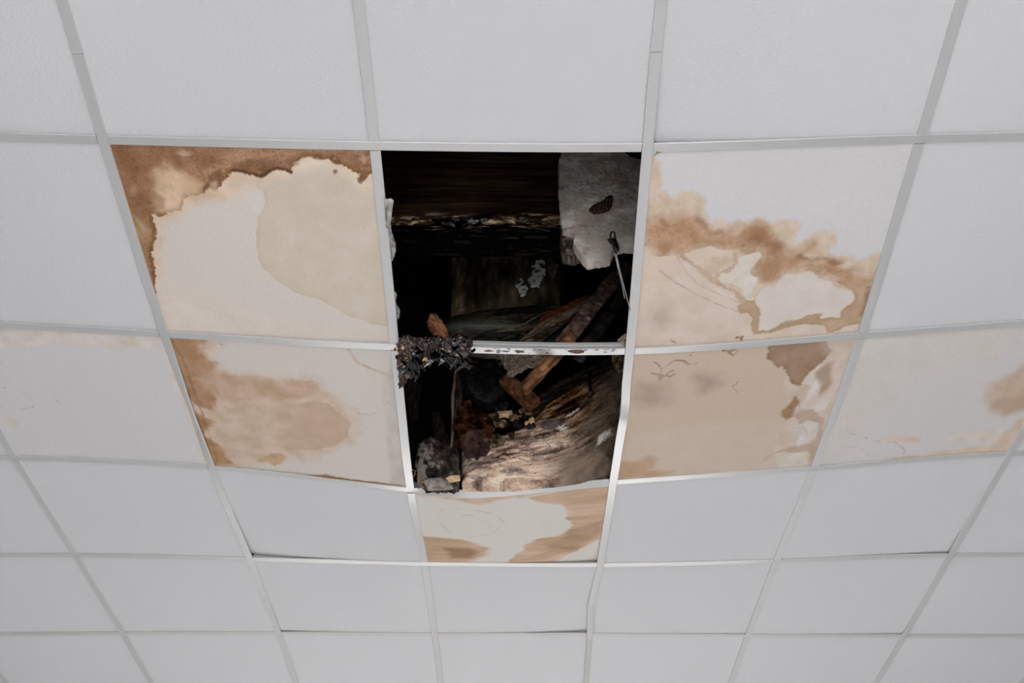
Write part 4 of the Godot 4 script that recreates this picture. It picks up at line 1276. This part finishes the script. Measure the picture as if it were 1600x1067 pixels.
func lump(called: String, key: String, thick: float, kind: String, material: String, label: String, category: String, round_ := 4.0, rough := 0.004, freq := 30.0, na := 96, rings := 16, ragged := 0.0, group := "") -> MeshInstance3D:
	var o := obj(called, chunk(key, thick, kind, round_, rough, freq, na, rings, ragged), M[material])
	o.position = place(key)
	tag(o, label, category, group)
	return o


func sub_lump(called: String, key: String, thick: float, kind: String, material: String, root: Node3D, round_ := 4.0, rough := 0.003, freq := 40.0, na := 64, rings := 8, ragged := 0.0) -> MeshInstance3D:
	var o := obj(called, chunk(key, thick, kind, round_, rough, freq, na, rings, ragged), M[material], root)
	o.position = place(key) - root.position
	return o


func debris() -> void:
	var rng := RandomNumberGenerator.new()
	rng.seed = 4242
	# ---- the dark joist across the near end of the opening, its lower arris splintered
	var joist := thing("timber_joist", "dark rotten timber joist spanning the near end of the opening, its lower edge splintered", "joist")
	joist.position = Vector3(-1.5, H + 0.36, -0.47)
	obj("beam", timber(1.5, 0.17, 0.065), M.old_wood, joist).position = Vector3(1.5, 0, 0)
	var arris := line_of("splinter_line")
	for k in 46:
		var x := rng.randf_range(-0.22, 0.15) if k % 3 > 0 else rng.randf_range(0.0, 0.14)
		var y := 0.0
		for i in arris.size() - 1:
			if x >= arris[i].x and x <= arris[i + 1].x:
				y = lerpf(arris[i].y, arris[i + 1].y, (x - arris[i].x) / (arris[i + 1].x - arris[i].x))
		y = (y if y > 0.0 else arris[2].y) + rng.randf_range(-0.016, 0.010)
		var len := rng.randf_range(0.012, 0.05) * (2.0 if k < 3 else 1.0)
		var p := Vector3(x, y, -0.404 + rng.randf_range(-0.002, 0.003))
		var d := Vector3(len, len * rng.randf_range(-0.35, 0.12), rng.randf_range(0, 0.006))
		var s := obj("splinter", board(PackedVector3Array([p, p + d * 0.5, p + d]), rng.randf_range(0.0015, 0.005), 0.002, Vector3(0, 0.5, 1), ["pale", "dark_wood", "dim", "dark_wood", "pale"][k % 5], 0.001, 0.004, 10, 0.6), M.wood, joist)
		s.position = p - joist.position
	sub_lump("tar_drip", "tar_patch", 0.016, "pitch", "shiny", joist, 3.0, 0.003, 60.0, 90, 10, 0.002)
	for k in 22:
		var s := obj("glint_bead", pebble(rng, rng.randf_range(0.0012, 0.003), "pitch"), M.gloss, joist)  # glossy beads added to catch glints over the tar
		s.position = place("tar_patch") - joist.position + Vector3(rng.randf_range(-0.075, 0.06), rng.randf_range(0.004, 0.018), 0.012)
	# ---- plaster slab
	var slab := thing("plaster_slab", "broken grey plaster slab with cracks and a brown bare spot, hanging in the upper right of the opening", "plaster")
	slab.position = place("plaster")
	obj("plaster_face", chunk("plaster", 0.035, "plaster", 14.0, 0.0035, 18.0, 240, 70, 0.004), M.chalk, slab)
	sub_lump("bare_spot", "plaster_hole", 0.012, "spall", "rotten", slab, 5.0, 0.003, 90.0, 64, 8, 0.003)
	sub_lump("mortar", "mortar", 0.05, "mortar", "rotten", slab, 6.0, 0.006, 60.0, 72, 12, 0.004)
	# ---- hanger
	var hang := thing("hanger_wire", "steel hanger wires with a black clip in front of the plaster slab", "wire")
	hang.position = place("clip")
	sub_lump("clip", "clip", 0.012, "pitch", "wet", hang, 4.0, 0.002, 50.0, 40, 6)
	obj("wire", tube(line_of("wire_long"), 0.0014, hang.position), M.galvanised, hang)
	obj("wire", tube(line_of("wire_short"), 0.0014, hang.position), M.galvanised, hang)
	obj("cable_loop", tube(line_of("cable"), 0.0022, hang.position), M.black_rubber, hang)
	# ---- wall patch far back
	var wall := thing("wall_panel", "grimy streaked wall panel with peeling whitish flakes, deep behind the joist", "panel")
	wall.position = place("panel")
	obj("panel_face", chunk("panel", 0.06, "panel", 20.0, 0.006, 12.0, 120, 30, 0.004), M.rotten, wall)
	sub_lump("paint_flake", "flake_one", 0.006, "flake", "chalk", wall, 6.0, 0.002, 30.0, 110, 12, 0.012)
	sub_lump("paint_flake", "flake_two", 0.006, "flake", "chalk", wall, 6.0, 0.002, 30.0, 110, 12, 0.012)
	sub_lump("paint_flake", "flake_three", 0.006, "flake_dim", "chalk", wall, 6.0, 0.002, 30.0, 60, 8, 0.006)
	# ---- boards above the middle tee
	lump("curved_board", "curved_board", 0.05, "wet_board", "wet", "wide dark wet board with a curved upper edge lying behind the soiled tee", "board", 6.0, 0.004, 18.0, 140, 24, 0.001)
	lump("wood_strip", "rust_strip", 0.02, "rust", "wood", "rust-brown flat wood strip on top of the wide wet board", "wood strip", 5.0, 0.004, 40.0, 110, 10, 0.005)
	lump("wood_splinter", "pale_splinter", 0.016, "pale", "wood", "long pale splintered wood sliver beside the rust-brown strip", "splinter", 4.0, 0.005, 50.0, 140, 12, 0.006)
	var sp := get_node("wood_splinter") as Node3D
	for k in 18:
		var s := rng.randf()
		var p := Vector3(lerpf(-0.09, 0.02, s) + rng.randf_range(-0.02, 0.02), lerpf(-0.045, 0.012, s) + rng.randf_range(-0.02, 0.012), 0.006 + rng.randf_range(-0.006, 0.012))
		var d := Vector3(0.09, 0.056 + rng.randf_range(-0.02, 0.012), 0) * rng.randf_range(0.4, 1.1)
		var f := obj("splinter_fibre", board(PackedVector3Array([p, p + d * 0.5 + Vector3(0, 0.002, 0), p + d]), rng.randf_range(0.002, 0.007), 0.003, Vector3(0, -0.2, 1), ["pale", "dark_wood", "rust", "dim", "dark_wood"][k % 5], 0.001, 0.008, 14, 0.5), M.wood, sp)
		f.position = p
	for w in [["charred_batten", "long_board", 0.042, 0.028, "char_brown", "char", "long dark charred batten slanting across behind the soiled tee", "batten"],
		["brown_batten", "brown_stick", 0.034, 0.022, "brown_batten", "wood", "long narrow brown batten whose lower end sticks out below the soiled tee", "batten"]]:
		var lb := line_of(w[1])
		var o := obj(w[0], board(lb, w[2], w[3], Vector3(0.3, -0.3, 1), w[4], 0.004, 0.012, 60), M[w[5]])
		o.position = lb[0]
		tag(o, w[6], w[7])
	var sb := line_of("side_board")
	var side := obj("dark_batten", board(sb, 0.035, 0.03, Vector3(0.3, -0.3, 1), "char", 0.003, 0.012, 50), M.char)
	side.position = sb[0]
	tag(side, "black charred batten just right of the long brown-edged one", "batten")
	var fb := line_of("fan_board")
	var fan := obj("dark_lath", board(fb, 0.03, 0.012, Vector3(0.1, -0.4, 1), "dark_wood", 0.003, 0.015, 50), M.wood)
	fan.position = fb[0]
	tag(fan, "thin dark lath lying below the pale splintered sliver", "lath")
	lump("wood_chunk", "brown_chunk", 0.035, "brown", "wood", "short reddish-brown wood block leaning above the tar lump", "wood block", 5.0, 0.004, 50.0, 80, 12, 0.002)
	lump("plaster_crumb", "cream_chunk", 0.03, "cream", "rotten", "small cream plaster crumb above the right end of the soiled tee", "plaster crumb", 3.0, 0.004, 60.0, 48, 8, 0.002)
	# ---- tar lump on the left of the middle tee
	var tar := thing("tar_lump", "glossy black tarry lump with torn hanging shreds over the left end of the soiled tee", "tar lump")
	tar.position = place("tar_lump")
	obj("tar_mass", chunk("tar_lump", 0.04, "tar", 5.0, 0.012, 30.0, 220, 40, 0.006), M.wet, tar)
	for k in 30:
		var x := rng.randf_range(-0.1, 0.1)
		var p := Vector3(x, rng.randf_range(-0.02, 0.02) - 0.02 * float(x < -0.04), rng.randf_range(0.004, 0.034))
		var d := Vector3(rng.randf_range(-0.03, 0.03), -rng.randf_range(0.008, 0.042), rng.randf_range(-0.006, 0.006))
		var s := obj("tar_shred", board(PackedVector3Array([p, p + d * 0.5 + Vector3(0.003, 0, 0.003), p + d]), rng.randf_range(0.006, 0.022), 0.003, Vector3(rng.randf_range(-0.9, 0.9), rng.randf_range(-1.0, 0.3), 1), "pitch", 0.003, 0.006, 10, -0.9), M.shiny, tar)
		s.position = p
	for k in 30:
		var p := Vector3(rng.randf_range(-0.1, 0.08), rng.randf_range(-0.025, 0.022), 0.026)
		var s := obj("crumb", pebble(rng, rng.randf_range(0.0015, 0.0055), ["cream", "tan", "spall", "rust_dark"][k % 4]), M.rotten, tar)
		s.position = p
	# ---- insulation
	var wool := thing("insulation_tuft", "hairy grey-brown insulation tuft hanging just below the soiled tee", "insulation")
	wool.position = place("insulation")
	obj("matted_core", chunk("insulation", 0.05, "wool", 2.5, 0.010, 60.0, 120, 16, 0.006), M.rotten, wool)
	var st := SurfaceTool.new()
	st.begin(Mesh.PRIMITIVE_TRIANGLES)
	for k in 150:
		var p := Vector3(rng.randf_range(-0.075, 0.075), rng.randf_range(-0.018, 0.022), rng.randf_range(0.012, 0.026))
		var q := p + Vector3(rng.randf_range(-0.014, 0.014), rng.randf_range(-0.024, 0.006), rng.randf_range(-0.002, 0.01))
		st.append_from(tube(PackedVector3Array([p, (p + q) / 2 + Vector3(0.002, 0.002, 0.003), q]), 0.0005, Vector3.ZERO, 4), 0, Transform3D.IDENTITY)
	obj("loose_fibres", st.commit(), M.fibre_grey, wool).set_meta("kind", "stuff")
	lump("wood_offcut", "small_plank", 0.02, "dark_wood", "wood", "small grey-brown wood offcut hanging right under the tar lump", "offcut", 5.0, 0.003, 50.0, 60, 8, 0.002)
	lump("bark_piece", "hanging_chunk", 0.045, "bark", "rotten", "cream and dark bark piece against the bent tee above the log's upper end", "bark", 3.0, 0.008, 50.0, 90, 14, 0.003)
	# ---- heap between the stump and the log
	lump("charred_stake", "stake", 0.03, "stake", "char", "upright charred stake with one pale split edge, left of the debris heap", "stake", 4.0, 0.005, 40.0, 110, 12, 0.003)
	lump("charred_slab", "char_panel", 0.05, "char", "char", "cracked charcoal-black board in the middle of the debris heap", "charred board", 8.0, 0.007, 26.0, 120, 24, 0.003)
	lump("rotten_wood", "rusty_wood", 0.05, "rust_dark", "rotten", "orange-brown rotten wood lump above the round dark knot", "rotten wood", 7.0, 0.022, 26.0, 130, 24, 0.007)
	lump("wood_knot", "dark_knob", 0.055, "knob", "wood", "round dark purple-brown wood knot resting between stump and log", "wood knot", 2.6, 0.010, 34.0, 110, 20, 0.003)
	var bl := line_of("brown_block_line")
	var blk := obj("wood_block", board(bl, 0.046, 0.04, Vector3(0.35, -0.5, 1), "brown_block", 0.004, 0.004, 40), M.wood)
	blk.position = bl[0]
	tag(blk, "tilted orange-brown wood block above the log, right of the charred slab", "wood block")
	var sl := line_of("stick")
	var stick := obj("twig", board(sl, 0.006, 0.006, Vector3(0, 0, 1), "brown", 0.001, 0.003, 14, 0.3), M.wood)
	stick.position = sl[0]
	tag(stick, "thin brown twig leaning on the log's upper left corner", "twig")
	var box := line_of("pile_box")
	for k in 34:
		var r := rng.randf_range(0.005, 0.016)
		var w := rng.randf()
		var x := lerpf(box[0].x, box[1].x, w)
		# the heap rests along the rising back of the dark beam
		var y := lerpf(box[1].y + 0.02 + 0.035 * w, box[0].y + 0.01, rng.randf())
		var kinds := ["bark", "char", "bark", "tan", "char", "rust_dark", "bark", "char", "bark"]
		var o := obj("rubble_piece", pebble(rng, r, kinds[k % 9]), M.rotten)
		o.position = Vector3(x, y, -1.05 + rng.randf_range(-0.03, 0.03))
		var says: Array = {"bark": ["small broken brown bark fragment in the heap above the log", "bark fragments heaped above the log"],
			"char": ["small black charcoal fragment in the heap above the log", "charcoal fragments heaped above the log"],
			"tan": ["small pale tan wood chip in the heap above the log", "tan chips heaped above the log"],
			"rust_dark": ["small rust-brown wood crumb in the heap above the log", "rust-brown crumbs heaped above the log"]}[kinds[k % 9]]
		tag(o, says[0], "fragment", says[1])
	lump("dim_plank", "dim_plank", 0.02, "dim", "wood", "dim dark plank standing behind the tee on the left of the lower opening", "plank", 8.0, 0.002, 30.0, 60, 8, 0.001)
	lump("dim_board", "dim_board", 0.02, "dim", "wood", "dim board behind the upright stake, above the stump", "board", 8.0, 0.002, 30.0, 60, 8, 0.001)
	# ---- stump, log, beam
	lump("timber_beam", "dark_beam", 0.09, "dark_wood", "wood", "weathered grey-brown beam lying along the log's upper edge", "beam", 5.0, 0.006, 26.0, 180, 24, 0.002)
	lump("tree_stump", "stump", 0.11, "stump", "rotten", "dark grey charred stump end with pale patches, left of the log", "stump", 3.2, 0.010, 22.0, 160, 30, 0.002)
	var log_ := thing("rotten_log", "large pale brown rotten log slab wedged across the far end of the opening", "log")
	log_.position = place("log")
	obj("wood", chunk("log", 0.15, "log", 3.4, 0.009, 38.0, 460, 130, 0.0), M.rotten, log_)
	sub_lump("tar_streak", "tar_drip_log", 0.03, "pitch", "wet", log_, 3.0, 0.003, 60.0, 48, 8)
	for k in 6:
		var p := Vector3(rng.randf_range(-0.2, 0.16), 0, 0)
		p.y = rng.randf_range(-0.09, 0.03) + 0.45 * p.x * float(p.x > -0.05)
		var s := obj("wood_flake", pebble(rng, rng.randf_range(0.002, 0.005), ["tan", "cream", "brown"][k % 3]), M.rotten, log_)
		s.position = p + Vector3(0, 0, 0.071 if absf(p.x) < 0.12 else 0.06)
	lump("flat_stone", "grey_stone", 0.03, "stone", "chalk", "smooth grey flat stone in front of the stump's foot", "stone", 2.5, 0.002, 30.0, 64, 10)
	lump("wood_sliver", "tan_sliver", 0.015, "tan", "wood", "tan wood sliver between the flat stone and the log", "sliver", 3.0, 0.002, 40.0, 48, 8)
	# ---- straw
	var sbx := line_of("straw_box")
	var straw := thing("straw_tuft", "yellow straw tuft squeezed beside the stump at the lower left corner", "straw")
	straw.position = Vector3(sbx[0].x, sbx[1].y, sbx[0].z)
	for k in 12:
		var p := sbx[0].lerp(sbx[1], rng.randf()) + Vector3(rng.randf_range(-0.006, 0.006), 0, rng.randf_range(-0.01, 0.01))
		var q := p + Vector3(rng.randf_range(-0.012, 0.02), rng.randf_range(-0.03, 0.012), rng.randf_range(-0.01, 0.01))
		obj("stalk", tube(PackedVector3Array([p, (p + q) / 2 + Vector3(0.003, 0.004, 0.002), q]), 0.0012, straw.position, 6), M.straw, straw)
	# ---- torn board edges left on the flange
	var t1 := lump("torn_edge", "torn_upper", 0.008, "paper", "chalk", "long torn whitish tile remnant on the left tee, upper part of the opening", "tile remnant", 5.0, 0.006, 60.0, 160, 10, 0.006)
	var t2 := lump("torn_edge", "torn_lower", 0.008, "paper", "chalk", "short crumbled tile remnant on the left tee, just above the tar lump", "tile remnant", 4.0, 0.004, 60.0, 80, 8, 0.004)
	t1.rotation.x = -PI / 2   # they lie flat on the flange
	t2.rotation.x = -PI / 2
	# ---- sprig
	var sprig := thing("green_sprig", "tiny green sprig poking out at the corner of the cloudy stained tile", "sprig")
	var l0 := line_of("sprig_stem")
	sprig.position = l0[0]
	obj("stem", tube(l0, 0.0012, sprig.position, 6), M.leaf_green, sprig)
	obj("leaf", tube(line_of("sprig_leaf"), 0.0018, sprig.position, 6), M.leaf_green, sprig)


func pebble(rng: RandomNumberGenerator, r: float, kind: String) -> ArrayMesh:
	var v := PackedVector3Array()
	var col := PackedColorArray()
	var idx := PackedInt32Array()
	var nu := 14
	var nv := 8
	var off := Vector3(rng.randf() * 50, rng.randf() * 50, rng.randf() * 50)
	var sc := Vector3(rng.randf_range(0.7, 1.7), rng.randf_range(0.5, 1.1), rng.randf_range(0.5, 1.0))
	var turn := Basis(Vector3(0, 0, 1), rng.randf_range(-1.2, 1.2)) * Basis(Vector3(1, 0, 0), rng.randf_range(-1, 1))
	for j in nv + 1:
		for i in nu:
			var a := PI * j / nv
			var b := TAU * i / nu
			var d := Vector3(sin(a) * cos(b), cos(a), sin(a) * sin(b))
			var m := maxf(absf(d.x), maxf(absf(d.y), absf(d.z)))
			var p := d * r * lerpf(1.0, 0.75 / m, 0.85) * (1.0 + 0.75 * fbm("a", d * 1.3 + off) + 0.25 * fbm("b", d * 3.0 + off))
			p = turn * (p * sc)
			v.append(p)
			col.append(paint(kind, p + off * 0.01))
	for j in nv:
		for i in nu:
			var a := j * nu + i
			var b := j * nu + (i + 1) % nu
			idx.append_array([a, b, a + nu, b, b + nu, a + nu])
	return build(v, idx, col)
